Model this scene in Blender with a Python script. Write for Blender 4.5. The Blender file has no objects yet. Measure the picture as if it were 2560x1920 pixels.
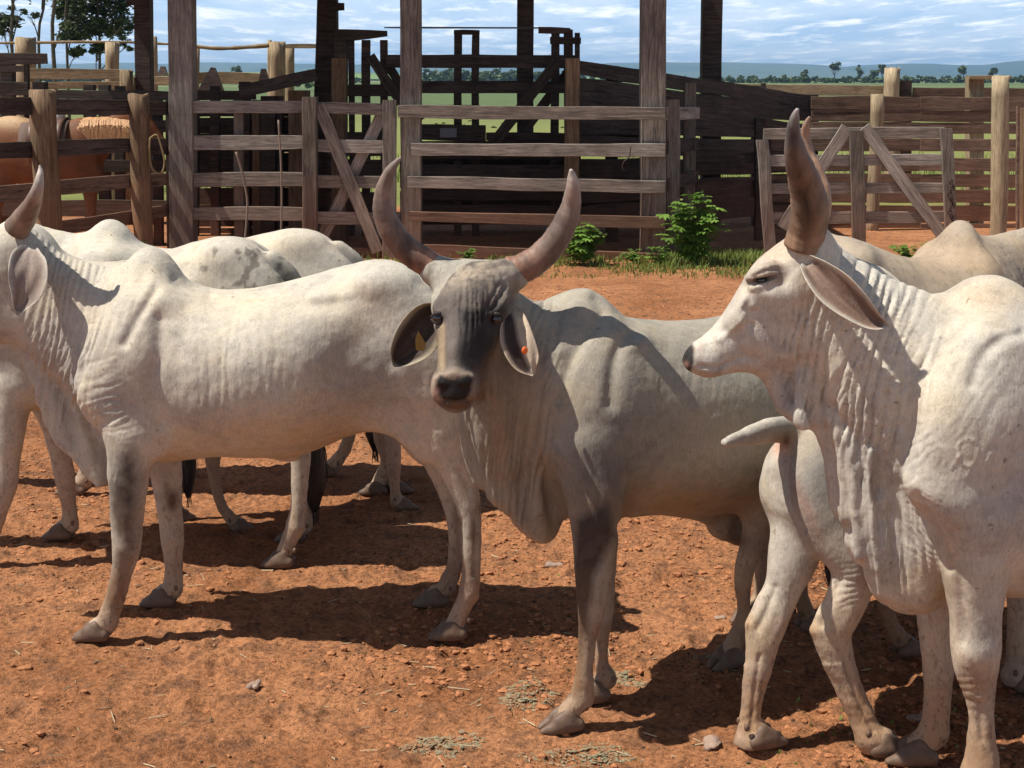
import bpy, math, random
import numpy as np
from mathutils import Vector, Matrix
scene = bpy.context.scene
C = scene.collection
rng = np.random.default_rng(7)
random.seed(7)
# ------------------------------------------------------------------ camera
FPX = 3556.0; HOR = 195.0; CAMH = 2.1
TH = math.atan((960 - HOR) / FPX); CT, ST = math.cos(TH), math.sin(TH)
cd = bpy.data.cameras.new('camera'); cam = bpy.data.objects.new('camera', cd); C.objects.link(cam)
cam.location = (0, 0, CAMH); cam.rotation_euler = (math.pi/2 - TH, 0, 0)
cd.sensor_width = 36; cd.lens = FPX/2560*36; cd.clip_start = 0.05; cd.clip_end = 40000
scene.camera = cam
# ------------------------------------------------------------------ sun, sky, exposure
SUN = Vector((0.59, 0.11, -1.05)).normalized()           # direction the light travels
elev = math.asin(-SUN.z); az = math.atan2(-SUN.x, -SUN.y)
sd = bpy.data.lights.new('sun', 'SUN'); sd.energy = 4.9; sd.angle = math.radians(0.5); sd.color = (1.0, 0.945, 0.855)
so = bpy.data.objects.new('sun', sd); C.objects.link(so)
so.rotation_euler = SUN.to_track_quat('-Z', 'Y').to_euler(); so.location = (-8, -4, 12)
w = bpy.data.worlds.new('World'); scene.world = w; w.use_nodes = True
nt = w.node_tree; nt.nodes.clear()
def N(nt, t, **kw):
    n = nt.nodes.new(t)
    for k, v in kw.items():
        if hasattr(n, k): setattr(n, k, v)
        else: n.inputs[k].default_value = v
    return n
out = N(nt, 'ShaderNodeOutputWorld'); bg = N(nt, 'ShaderNodeBackground'); bg.inputs['Strength'].default_value = 0.05
sky = N(nt, 'ShaderNodeTexSky'); sky.sky_type = 'NISHITA'; sky.sun_disc = False
sky.sun_elevation = elev; sky.sun_rotation = az; sky.air_density = 1.0; sky.dust_density = 0.6; sky.ozone_density = 2.0
tc = N(nt, 'ShaderNodeTexCoord')
# cloud deck: the view direction is projected on a flat layer so that clouds shrink towards the horizon
sep = N(nt, 'ShaderNodeSeparateXYZ'); nt.links.new(tc.outputs['Generated'], sep.inputs[0])
zz = N(nt, 'ShaderNodeMath', operation='MAXIMUM'); nt.links.new(sep.outputs['Z'], zz.inputs[0]); zz.inputs[1].default_value = 0.0
za = N(nt, 'ShaderNodeMath', operation='ADD'); nt.links.new(zz.outputs[0], za.inputs[0]); za.inputs[1].default_value = 0.035
dx = N(nt, 'ShaderNodeMath', operation='DIVIDE'); nt.links.new(sep.outputs['X'], dx.inputs[0]); nt.links.new(za.outputs[0], dx.inputs[1])
dy = N(nt, 'ShaderNodeMath', operation='DIVIDE'); nt.links.new(sep.outputs['Y'], dy.inputs[0]); nt.links.new(za.outputs[0], dy.inputs[1])
cmb = N(nt, 'ShaderNodeCombineXYZ'); nt.links.new(dx.outputs[0], cmb.inputs[0]); nt.links.new(dy.outputs[0], cmb.inputs[1])
def wnoise(scale, detail, rough, dist=0.0, off=(0,0,0)):
    mp = N(nt, 'ShaderNodeMapping'); mp.inputs['Scale'].default_value = scale; mp.inputs['Location'].default_value = off
    nt.links.new(cmb.outputs[0], mp.inputs[0])
    n = N(nt, 'ShaderNodeTexNoise'); n.inputs['Scale'].default_value = 1; n.inputs['Detail'].default_value = detail
    n.inputs['Roughness'].default_value = rough; n.inputs['Distortion'].default_value = dist
    nt.links.new(mp.outputs[0], n.inputs['Vector']); return n
def ramp(nt, src, stops):
    r = N(nt, 'ShaderNodeValToRGB'); nt.links.new(src, r.inputs[0]); e = r.color_ramp.elements
    while len(e) < len(stops): e.new(0.5)
    for i, (p, c) in enumerate(stops):
        e[i].position = p; e[i].color = (c[0], c[1], c[2], 1) if hasattr(c, '__len__') else (c, c, c, 1)
    return r
n1 = wnoise((0.75, 0.24, 1), 7, 0.6, 0.15); n2 = wnoise((2.0, 0.75, 1), 7, 0.62, 0.1, (4, 9, 0))
r1 = ramp(nt, n1.outputs['Fac'], [(0.38, 0.0), (0.56, 0.75), (0.7, 1.0)])
r2 = ramp(nt, n2.outputs['Fac'], [(0.50, 0.0), (0.66, 0.95)])
mxc = N(nt, 'ShaderNodeMix', data_type='RGBA'); mxc.inputs[6].default_value = (5, 8, 13, 1)
fade = N(nt, 'ShaderNodeMapRange'); fade.inputs[1].default_value = 0.07; fade.inputs[2].default_value = 0.3; fade.inputs[3].default_value = 1.0; fade.inputs[4].default_value = 0.08
nt.links.new(zz.outputs[0], fade.inputs[0])
def faded(src):
    m_ = N(nt, 'ShaderNodeMath', operation='MULTIPLY'); nt.links.new(src, m_.inputs[0]); nt.links.new(fade.outputs[0], m_.inputs[1]); return m_.outputs[0]
nt.links.new(faded(r1.outputs[0]), mxc.inputs[0])
mxs = N(nt, 'ShaderNodeMix', data_type='RGBA')
low = N(nt, 'ShaderNodeMapRange'); low.inputs[1].default_value = 0.06; low.inputs[2].default_value = 0.24; low.inputs[3].default_value = 0.9; low.inputs[4].default_value = 0.0
nt.links.new(zz.outputs[0], low.inputs[0]); nt.links.new(low.outputs[0], mxs.inputs[0])
nt.links.new(sky.outputs[0], mxs.inputs[6]); mxs.inputs[7].default_value = (8.2, 11.9, 16.8, 1)
nt.links.new(mxs.outputs[2], mxc.inputs[6]); mxc.inputs[7].default_value = (12.5, 14.9, 17.8, 1)
mx2 = N(nt, 'ShaderNodeMix', data_type='RGBA'); nt.links.new(mxc.outputs[2], mx2.inputs[6]); mx2.inputs[7].default_value = (20.5, 21.0, 21.5, 1)
nt.links.new(faded(r2.outputs[0]), mx2.inputs[0])
nt.links.new(mx2.outputs[2], bg.inputs['Color']); nt.links.new(bg.outputs[0], out.inputs['Surface'])
scene.view_settings.view_transform = 'Standard'; scene.view_settings.look = 'None'
scene.view_settings.exposure = 0.45; scene.view_settings.gamma = 1
scene.render.engine = 'CYCLES'
scene.cycles.max_bounces = 6; scene.cycles.diffuse_bounces = 4; scene.cycles.volume_bounces = 0
# ------------------------------------------------------------------ picture-to-place geometry
def ray(px, py):
    u = (px - 1280) / FPX; v = (960 - py) / FPX
    return np.array([u, CT + v*ST, -ST + v*CT])
def at(px, py, Y):
    r = ray(px, py); t = Y / r[1]
    return np.array([r[0]*t, Y, CAMH + r[2]*t])
def ground(px, py, z=0.0):
    r = ray(px, py); t = (z - CAMH) / r[2]
    return np.array([r[0]*t, r[1]*t, z])
def proj(P):
    P = np.asarray(P); x, y, z = P[..., 0], P[..., 1], P[..., 2] - CAMH
    d = y*CT - z*ST; up = y*ST + z*CT
    return 1280 + FPX*x/d, 960 - FPX*up/d
# ------------------------------------------------------------------ scene helpers
def tag(o, label, cat, group=None, kind=None):
    if label: o['label'] = label
    if cat: o['category'] = cat
    if group: o['group'] = group
    if kind: o['kind'] = kind
    return o
def link(name, me, parent=None, mat=None):
    o = bpy.data.objects.new(name, me); C.objects.link(o)
    if parent is not None: o.parent = parent
    if mat is not None: me.materials.append(mat)
    return o
def empty(name, loc, rz=0):
    o = bpy.data.objects.new(name, None); C.objects.link(o); o.location = loc; o.rotation_euler = (0, 0, rz)
    o.empty_display_size = 0.2; return o
def mesh_np(name, V, F, smooth=True, col=None):
    me = bpy.data.meshes.new(name); V = np.asarray(V, np.float32); F = np.asarray(F, np.int32)
    k = F.shape[1]
    me.vertices.add(len(V)); me.vertices.foreach_set('co', V.ravel())
    me.loops.add(F.size); me.loops.foreach_set('vertex_index', F.ravel())
    me.polygons.add(len(F)); me.polygons.foreach_set('loop_start', np.arange(len(F), dtype=np.int32)*k)
    me.update(calc_edges=True); me.validate()
    me.polygons.foreach_set('use_smooth', np.full(len(me.polygons), smooth))
    if col is not None:
        a = me.color_attributes.new('Col', 'FLOAT_COLOR', 'POINT')
        c = np.ones((len(V), 4), np.float32); c[:, :3] = col; a.data.foreach_set('color', c.ravel())
    return me
def copy_tree(o, parent=None):
    c = o.copy(); C.objects.link(c)
    if parent is not None: c.parent = parent
    for ch in list(o.children): copy_tree(ch, c)
    return c
# ------------------------------------------------------------------ numpy noise
_L = rng.random((64, 64, 64)).astype(np.float32)
def vnoise(P):
    P = np.asarray(P, np.float32); i = np.floor(P).astype(np.int32); f = P - i; f = f*f*(3 - 2*f)
    r = 0
    for a in (0, 1):
        for b in (0, 1):
            for c in (0, 1):
                wgt = (f[..., 0] if a else 1-f[..., 0])*(f[..., 1] if b else 1-f[..., 1])*(f[..., 2] if c else 1-f[..., 2])
                r = r + wgt*_L[(i[..., 0]+a) & 63, (i[..., 1]+b) & 63, (i[..., 2]+c) & 63]
    return r*2 - 1
def fbm(P, oct=4, rough=0.5):
    P = np.asarray(P, np.float32)
    a, s, t = 1.0, 0, 0
    for k in range(oct):
        s = s + a*vnoise(P*(2.03**k) + 17.3*k); t += a; a *= rough
    return s/t
def crom(nodes, n):
    A = np.asarray(nodes, float)
    if len(A) == 2: 
        t = np.linspace(0, 1, n+1)[:, None]; return A[0]*(1-t)+A[1]*t
    P = np.vstack([2*A[0]-A[1], A, 2*A[-1]-A[-2]]); res = []
    for i in range(1, len(P)-2):
        p0, p1, p2, p3 = P[i-1], P[i], P[i+1], P[i+2]
        for t in np.linspace(0, 1, n, endpoint=False):
            res.append(0.5*((2*p1)+(-p0+p2)*t+(2*p0-5*p1+4*p2-p3)*t*t+(-p0+3*p1-3*p2+p3)*t**3))
    res.append(A[-1]); return np.array(res)
def hinterp(x, xs, ys):
    xs = np.asarray(xs, float); ys = np.asarray(ys, float)
    D = crom(np.stack([xs, ys], 1), 8); return np.interp(x, D[:, 0], D[:, 1])
# ------------------------------------------------------------------ implicit surfaces
def smin(a, b, k):
    h = np.maximum(k - np.abs(a-b), 0)/k
    return np.minimum(a, b) - h*h*k*0.25
class Field:
    """signed distance grid in an animal's own frame: s (length), l (sideways), z (up)"""
    def __init__(self, lo, hi, vox):
        self.lo = np.array(lo, float); self.vox = vox
        self.n = np.ceil((np.array(hi)-self.lo)/vox).astype(int)+1
        self.g = np.full(self.n, 1.0, np.float32)
    def block(self, lo, hi):
        a = np.maximum(np.floor((np.array(lo)-self.lo)/self.vox).astype(int), 0)
        b = np.minimum(np.ceil((np.array(hi)-self.lo)/self.vox).astype(int)+1, self.n)
        if np.any(b <= a): return None
        ax = [self.lo[i]+self.vox*np.arange(a[i], b[i], dtype=np.float32) for i in range(3)]
        X, Y, Z = np.meshgrid(*[x.astype(np.float32) for x in ax], indexing='ij', copy=False)
        return (slice(a[0], b[0]), slice(a[1], b[1]), slice(a[2], b[2])), X, Y, Z
    def merge(self, sl, d, k, sub=False):
        if sub: self.g[sl] = -smin(-self.g[sl], d, k)
        else: self.g[sl] = smin(self.g[sl], d, k)
    def tube(self, nodes, side=(0, 1, 0), k=0.04, n=5, sub=False):
        """nodes: s,l,z, in-plane radius, sideways radius"""
        D = crom(nodes, n); side = np.array(side, float); side /= np.linalg.norm(side)
        D[:, 3:] = np.maximum(D[:, 3:], 0.003)
        R = D[:, 3:].max(); pad = R+k+0.03
        P = D[:, :3]; res = self.block(P.min(0)-pad, P.max(0)+pad)
        if res is None: return
        sl, X, Y, Z = res; acc = np.full(X.shape, 1.0, np.float32)
        for i in range(len(D)-1):
            a, b = P[i], P[i+1]; r0, r1 = D[i, 3:], D[i+1, 3:]
            rr = max(r0.max(), r1.max())+k+0.03
            lo = np.minimum(a, b)-rr; hi = np.maximum(a, b)+rr
            rb = self.block(lo, hi)
            if rb is None: continue
            s2, x, y, z = rb
            loc = tuple(slice(s2[j].start-sl[j].start, s2[j].stop-sl[j].start) for j in range(3))
            ab = b-a; L = np.linalg.norm(ab)+1e-9; t_ = ab/L
            sd_ = side - t_*side.dot(t_); sd_ /= (np.linalg.norm(sd_)+1e-9); nn = np.cross(t_, sd_)
            qx, qy, qz = x-a[0], y-a[1], z-a[2]
            u = qx*t_[0]+qy*t_[1]+qz*t_[2]; tt = np.clip(u/L, 0, 1); du = u-tt*L
            dn = qx*nn[0]+qy*nn[1]+qz*nn[2]; ds = qx*sd_[0]+qy*sd_[1]+qz*sd_[2]
            ra = r0[0]+(r1[0]-r0[0])*tt; rbb = r0[1]+(r1[1]-r0[1])*tt; rm = np.minimum(ra, rbb)
            q = np.sqrt((dn/ra)**2+(ds/rbb)**2+(du/rm)**2)+1e-6
            r = np.sqrt(dn*dn+ds*ds+du*du)
            d = r*(1-1/q); d = np.where(q < 1, np.maximum(d, -(1-q)*rm*1.5-0.0), d)
            d = np.where(q < 0.2, -(1-q)*rm, d)
            acc[loc] = np.minimum(acc[loc], d)
        self.merge(sl, acc, k, sub)
    def ell(self, c, r, k=0.05, ang=0.0, sub=False):
        c = np.array(c, float); r = np.array(r, float); pad = r.max()+k+0.03
        res = self.block(c-pad, c+pad)
        if res is None: return
        sl, X, Y, Z = res; x, y, z = X-c[0], Y-c[1], Z-c[2]
        if ang: ca, sa = math.cos(ang), math.sin(ang); x, z = x*ca+z*sa, -x*sa+z*ca
        q = np.sqrt((x/r[0])**2+(y/r[1])**2+(z/r[2])**2)+1e-6; R = np.sqrt(x*x+y*y+z*z)
        d = np.where(q < 0.3, -(1-q)*r.min(), R*(1-1/q))
        self.merge(sl, d.astype(np.float32), k, sub)
    def loft(self, st, k=0.06, flat=0.16, p=2.3):
        """torso: stations s, ztop, zbot, halfwidth"""
        st = np.array(st, float); res = self.block((st[0, 0]-.1, -st[:, 3].max()-.12, st[:, 2].min()-.1), (st[-1, 0]+.1, st[:, 3].max()+.12, st[:, 1].max()+.1))
        sl, X, Y, Z = res; sx = X[:, 0, 0]
        f = lambda j: hinterp(np.clip(sx, st[0, 0], st[-1, 0]), st[:, 0], st[:, j]).astype(np.float32)[:, None, None]
        top, bot, wd = f(1), f(2), np.maximum(f(3), 0.02)
        cz = (top+bot)/2; H = np.maximum((top-bot)/2, 0.02); t = (Z-cz)/H
        ww = wd*(1-flat*np.clip(t, -1, 1)-0.08*np.clip(t, -1, 1)**2)
        q = (np.abs(Y/ww)**p+np.abs(t)**p)**(1/p)+1e-6
        R = np.sqrt(Y*Y+(Z-cz)**2); d = np.where(q < 0.3, -(1-q)*np.minimum(wd, H), R*(1-1/q))
        over = np.maximum(np.maximum(st[0, 0]-X, X-st[-1, 0]), 0); d = np.where(over > 0, np.sqrt(np.maximum(d, 0)**2+over**2), d)
        self.merge(sl, d.astype(np.float32), k)
    def sheet(self, poly, th, l0=0.0, wave=(0, 30, 0), k=0.03, thin=None):
        """a hanging fold: closed outline in s,z with half thickness th"""
        P = np.array(poly, float); pad = 0.08
        res = self.block((P[:, 0].min()-pad, l0-th-abs(wave[0])-pad, P[:, 1].min()-pad), (P[:, 0].max()+pad, l0+th+abs(wave[0])+pad, P[:, 1].max()+pad))
        sl, X, Y, Z = res; x, z = X[:, 0, :], Z[:, 0, :]
        best = np.full(x.shape, 9.0, np.float32); ins = np.zeros(x.shape, bool)
        for i in range(len(P)):
            a, b = P[i], P[(i+1) % len(P)]; e = b-a
            t = np.clip(((x-a[0])*e[0]+(z-a[1])*e[1])/(e@e+1e-9), 0, 1)
            best = np.minimum(best, np.hypot(x-a[0]-t*e[0], z-a[1]-t*e[1]))
            c = ((a[1] > z) != (b[1] > z)) & (x < (b[0]-a[0])*(z-a[1])/(b[1]-a[1]+1e-12)+a[0]); ins ^= c
        d2 = np.where(ins, -best, best)+th*0.6
        off = wave[0]*np.sin(wave[1]*(x+wave[2]*z))*np.clip(best*8, 0, 1)
        tt = th*(0.55+0.45*np.clip(best*6, 0, 1)) if thin is None else th
        ly = np.abs(Y-l0-off[:, None, :])-np.asarray(tt)[..., None, :]*0.4 if thin is None else np.abs(Y-l0-off[:, None, :])-th*0.4
        d2 = d2[:, None, :]
        d = np.minimum(np.maximum(d2, ly), 0)+np.sqrt(np.maximum(d2, 0)**2+np.maximum(ly, 0)**2)-th*0.6
        self.merge(sl, d.astype(np.float32), k)
    def cutfloor(self, z): 
        k = int(round((z-self.lo[2])/self.vox))
        if k > 0: self.g[:, :, :k] = np.maximum(self.g[:, :, :k], 0.01)
    def mesh(self, relax=2):
        g = self.g; g[0], g[-1] = 1, 1; g[:, 0], g[:, -1] = 1, 1; g[:, :, 0], g[:, :, -1] = 1, 1
        ins = g < 0; nx, ny, nz = g.shape
        cs = np.zeros((nx-1, ny-1, nz-1), np.int8)
        for a in (0, 1):
            for b in (0, 1):
                for c in (0, 1): cs += ins[a:nx-1+a, b:ny-1+b, c:nz-1+c]
        act = (cs > 0) & (cs < 8); ci = np.argwhere(act); idx = np.full(act.shape, -1, np.int64); idx[act] = np.arange(len(ci))
        acc = np.zeros((len(ci), 3)); cnt = np.zeros(len(ci)); co = [(a, b, c) for a in (0, 1) for b in (0, 1) for c in (0, 1)]
        for a in co:
            for b in co:
                if sum(b)-sum(a) == 1 and all(y >= x for x, y in zip(a, b)):
                    va = g[ci[:, 0]+a[0], ci[:, 1]+a[1], ci[:, 2]+a[2]]; vb = g[ci[:, 0]+b[0], ci[:, 1]+b[1], ci[:, 2]+b[2]]
                    m = (va < 0) != (vb < 0); t = np.where(m, va/(va-vb+1e-12), 0)
                    p = np.array(a)+(np.array(b)-np.array(a))*t[:, None]
                    acc[m] += p[m]; cnt[m] += 1
        V = (ci+acc/cnt[:, None])*self.vox+self.lo
        Fs = []
        for ax in range(3):
            sa = [slice(0, n) for n in g.shape]; sb = list(sa); sa[ax] = slice(0, g.shape[ax]-1); sb[ax] = slice(1, g.shape[ax])
            A, B = ins[tuple(sa)], ins[tuple(sb)]; e = np.argwhere(A != B); fl = A[tuple(e.T)]
            o1, o2 = [j for j in range(3) if j != ax]
            ok = (e[:, o1] > 0) & (e[:, o2] > 0) & (e[:, o1] < g.shape[o1]-1) & (e[:, o2] < g.shape[o2]-1); e, fl = e[ok], fl[ok]
            q = []
            for (u, v) in ((0, 0), (1, 0), (1, 1), (0, 1)):
                c = e.copy(); c[:, o1] -= u; c[:, o2] -= v; q.append(idx[c[:, 0], c[:, 1], c[:, 2]])
            q = np.stack(q, 1); flip = fl if ax != 1 else ~fl
            q[~flip] = q[~flip][:, ::-1]; Fs.append(q)
        F = np.vstack(Fs)
        for _ in range(relax):
            E = np.vstack([F[:, [0, 1]], F[:, [1, 2]], F[:, [2, 3]], F[:, [3, 0]]])
            S = np.zeros_like(V); n = np.zeros(len(V))
            for j in range(3): S[:, j] = np.bincount(E[:, 0], V[E[:, 1], j], len(V))+np.bincount(E[:, 1], V[E[:, 0], j], len(V))
            n = np.bincount(E[:, 0], minlength=len(V))+np.bincount(E[:, 1], minlength=len(V))
            V = 0.5*V+0.5*S/n[:, None]
        return V, F
def subdivide(V, F):
    """one linear split of every quad"""
    E = np.sort(np.vstack([F[:, [0, 1]], F[:, [1, 2]], F[:, [2, 3]], F[:, [3, 0]]]), 1)
    key = E[:, 0].astype(np.int64)*len(V)+E[:, 1]; u, inv = np.unique(key, return_inverse=True)
    ea, eb = u//len(V), u % len(V); n = len(V); m = len(F)
    V2 = np.vstack([V, (V[ea]+V[eb])/2, V[F].mean(1)]); e = (inv+n).reshape(4, m).T; c = np.arange(m)+n+len(u)
    F2 = np.vstack([np.stack([F[:, i], e[:, i], c, e[:, i-1]], 1) for i in range(4)])
    return smooth(V2, F2, 1, 0.5), F2
def smooth(V, F, it, f=0.5):
    E = np.vstack([F[:, [0, 1]], F[:, [1, 2]], F[:, [2, 3]], F[:, [3, 0]]]); n = np.bincount(E[:, 0], minlength=len(V))+np.bincount(E[:, 1], minlength=len(V))
    for _ in range(it):
        S = np.stack([np.bincount(E[:, 0], V[E[:, 1], j], len(V))+np.bincount(E[:, 1], V[E[:, 0], j], len(V)) for j in range(3)], 1)
        V = (1-f)*V+f*S/n[:, None]
    return V
def normals(V, F):
    fn = np.cross(V[F[:, 2]]-V[F[:, 0]], V[F[:, 3]]-V[F[:, 1]])
    N_ = np.stack([sum(np.bincount(F[:, i], fn[:, j], len(V)) for i in range(4)) for j in range(3)], 1)
    return N_/(np.linalg.norm(N_, axis=1)[:, None]+1e-12)
def polydist(px, py, poly):
    P = np.asarray(poly, float); best = np.full(px.shape, 1e9)
    for a, b in zip(P[:-1], P[1:]):
        e = b-a; t = np.clip(((px-a[0])*e[0]+(py-a[1])*e[1])/(e@e+1e-9), 0, 1)
        best = np.minimum(best, np.hypot(px-a[0]-t*e[0], py-a[1]-t*e[1]))
    return best
def inpoly(px, py, poly):
    ins = np.zeros(px.shape, bool); P = np.asarray(poly, float)
    for i in range(len(P)):
        a, b = P[i], P[(i+1) % len(P)]
        ins ^= ((a[1] > py) != (b[1] > py)) & (px < (b[0]-a[0])*(py-a[1])/(b[1]-a[1]+1e-12)+a[0])
    return ins
def softpoly(px, py, poly, soft):
    d = polydist(px, py, list(poly)+[poly[0]]); return np.clip(np.where(inpoly(px, py, poly), 0.5+d/soft/2, 0.5-d/soft/2), 0, 1)
# ------------------------------------------------------------------ materials
def newmat(name):
    m = bpy.data.materials.new(name); m.use_nodes = True; t = m.node_tree; b = t.nodes['Principled BSDF']; return m, t, b
def tnoise(t, vec, scale, detail=4, rough=0.55, dist=0):
    n = N(t, 'ShaderNodeTexNoise'); n.inputs['Scale'].default_value = scale; n.inputs['Detail'].default_value = detail
    n.inputs['Roughness'].default_value = rough; n.inputs['Distortion'].default_value = dist
    if vec is not None: t.links.new(vec, n.inputs['Vector'])
    return n
def mapping(t, vec, scale=(1, 1, 1), rot=(0, 0, 0)):
    m = N(t, 'ShaderNodeMapping'); m.inputs['Scale'].default_value = scale; m.inputs['Rotation'].default_value = rot
    t.links.new(vec, m.inputs[0]); return m.outputs[0]
def mix(t, a, b, fac, mode='MIX'):
    m = N(t, 'ShaderNodeMix', data_type='RGBA'); m.blend_type = mode
    for s, v in ((0, fac), (6, a), (7, b)):
        if isinstance(v, (int, float)): m.inputs[s].default_value = v if s == 0 else (v, v, v, 1)
        elif isinstance(v, tuple): m.inputs[s].default_value = (*v, 1)
        else: t.links.new(v, m.inputs[s])
    return m.outputs[2]
def mathn(t, op, a, b=0.0, c=None):
    m = N(t, 'ShaderNodeMath', operation=op)
    for i, v in enumerate((a, b) if c is None else (a, b, c)):
        if isinstance(v, (int, float)): m.inputs[i].default_value = v
        else: t.links.new(v, m.inputs[i])
    return m.outputs[0]
def bump(t, b, h, strength, dist, prev=None):
    n = N(t, 'ShaderNodeBump'); n.inputs['Strength'].default_value = strength; n.inputs['Distance'].default_value = dist
    t.links.new(h, n.inputs['Height'])
    if prev is not None: t.links.new(prev, n.inputs['Normal'])
    t.links.new(n.outputs[0], b.inputs['Normal']); return n.outputs[0]
def coat_material():
    m, t, b = newmat('short_coat'); tc = N(t, 'ShaderNodeTexCoord').outputs['Object']
    col = N(t, 'ShaderNodeAttribute', attribute_name='Col').outputs['Color']
    big = tnoise(t, tc, 5, 5, 0.65, 0.3); mid = tnoise(t, tc, 26, 5, 0.7); hair_c = tnoise(t, mapping(t, tc, (1, 1, 0.25)), 150, 4, 0.75)
    c1 = mix(t, col, ramp(t, big.outputs['Fac'], [(0.3, (0.74, 0.735, 0.75)), (0.5, (1, 0.985, 0.96)), (0.72, (1.08, 1.0, 0.87))]).outputs[0], 1.0, 'MULTIPLY')
    c2 = mix(t, c1, ramp(t, mid.outputs['Fac'], [(0.30, (0.80, 0.785, 0.77)), (0.52, (1, 1, 1)), (0.8, (1.06, 1.05, 1.0))]).outputs[0], 0.9, 'MULTIPLY')
    c3 = mix(t, c2, ramp(t, hair_c.outputs['Fac'], [(0.3, 0.78), (0.62, 1.07)]).outputs[0], 0.9, 'MULTIPLY')
    # mud flecks
    fl = tnoise(t, tc, 34, 3, 0.5); flm = ramp(t, fl.outputs['Fac'], [(0.70, 0.0), (0.73, 1.0)])
    c4 = mix(t, c3, (0.14, 0.085, 0.05), mathn(t, 'MULTIPLY', flm.outputs[0], 0.55))
    # red dust low on the legs
    sp = N(t, 'ShaderNodeSeparateXYZ'); t.links.new(tc, sp.inputs[0])
    dn = mathn(t, 'ADD', sp.outputs['Z'], mathn(t, 'MULTIPLY', mid.outputs['Fac'], -0.35))
    low = ramp(t, dn, [(0.0, 0.65), (0.14, 0.34), (0.40, 0.08), (0.62, 0.0)])
    c5 = mix(t, c4, (0.33, 0.185, 0.095), low.outputs[0])
    # dried mud splashes and stained hair, mostly below the knee
    sp2 = tnoise(t, mapping(t, tc, (1, 1, 0.5)), 55, 5, 0.75, 0.3); lz = ramp(t, sp.outputs['Z'], [(0.10, 1.0), (0.55, 0.45), (0.85, 0.0)])
    c5 = mix(t, c5, (0.10, 0.055, 0.03), mathn(t, 'MULTIPLY', ramp(t, sp2.outputs['Fac'], [(0.55, 0.0), (0.63, 0.75)]).outputs[0], lz.outputs[0]))
    sp3 = tnoise(t, tc, 14, 5, 0.7, 0.3)
    c5 = mix(t, c5, (0.20, 0.155, 0.125), mathn(t, 'MULTIPLY', ramp(t, sp3.outputs['Fac'], [(0.52, 0.0), (0.66, 0.55)]).outputs[0], lz.outputs[0]))
    t.links.new(c5, b.inputs['Base Color'])
    lum = N(t, 'ShaderNodeRGBToBW'); t.links.new(col, lum.inputs[0]); ro = N(t, 'ShaderNodeMapRange'); ro.inputs[1].default_value = 0.012; ro.inputs[2].default_value = 0.020
    ro.inputs[3].default_value = 0.33; ro.inputs[4].default_value = 0.64; t.links.new(lum.outputs[0], ro.inputs[0]); t.links.new(ro.outputs[0], b.inputs['Roughness']); b.inputs['Specular IOR Level'].default_value = 0.22
    b.inputs['Sheen Weight'].default_value = 0.015; b.inputs['Sheen Roughness'].default_value = 0.45
    hair = tnoise(t, mapping(t, tc, (1, 1, 0.22)), 240, 3, 0.7)
    wr = tnoise(t, mapping(t, tc, (1, 1, 0.16)), 42, 4, 0.6, 0.6)
    p = bump(t, b, mid.outputs['Fac'], 0.2, 0.012); p = bump(t, b, wr.outputs['Fac'], 0.22, 0.007, p); bump(t, b, hair.outputs['Fac'], 0.4, 0.003, p)
    return m
COAT = coat_material()
def horn_material():
    m, t, b = newmat('horn_keratin'); tc = N(t, 'ShaderNodeTexCoord').outputs['Object']
    col = N(t, 'ShaderNodeAttribute', attribute_name='Col').outputs['Color']
    n = tnoise(t, mapping(t, tc, (1, 1, 0.35)), 40, 5, 0.65, 0.5); f = tnoise(t, tc, 160, 3)
    c = mix(t, col, ramp(t, n.outputs['Fac'], [(0.3, (0.62, 0.58, 0.56)), (0.6, (1.1, 1.05, 1.0))]).outputs[0], 0.8, 'MULTIPLY')
    t.links.new(c, b.inputs['Base Color']); b.inputs['Roughness'].default_value = 0.56; b.inputs['Specular IOR Level'].default_value = 0.35
    p = bump(t, b, n.outputs['Fac'], 0.3, 0.006); bump(t, b, f.outputs['Fac'], 0.2, 0.002, p); return m
HORN = horn_material()
def simple(name, col, rough=0.6, nscale=30, var=0.25, bmp=0.2, bd=0.004, spec=0.4, metal=0.0):
    m, t, b = newmat(name); tc = N(t, 'ShaderNodeTexCoord').outputs['Object']
    n = tnoise(t, tc, nscale, 5, 0.6)
    c = mix(t, tuple(x*(1-var) for x in col), tuple(min(1, x*(1+var)) for x in col), n.outputs['Fac'])
    t.links.new(c, b.inputs['Base Color']); b.inputs['Roughness'].default_value = rough; b.inputs['Specular IOR Level'].default_value = spec
    b.inputs['Metallic'].default_value = metal
    if bmp: bump(t, b, n.outputs['Fac'], bmp, bd)
    return m
HOOF = simple('hoof_horn', (0.135, 0.082, 0.053), 0.6, 40, 0.6, 0.5, 0.004)
EYE = simple('eye_surface', (0.012, 0.009, 0.008), 0.08, 10, 0.1, 0, 0, 0.8)
SWITCH = simple('black_tail_hair', (0.018, 0.015, 0.014), 0.5, 60, 0.5, 0.6, 0.01)
TAGO = simple('orange_plastic', (0.85, 0.16, 0.03), 0.35, 10, 0.05, 0)
TAGY = simple('yellow_plastic', (0.15, 0.085, 0.015), 0.4, 10, 0.1, 0)
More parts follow.
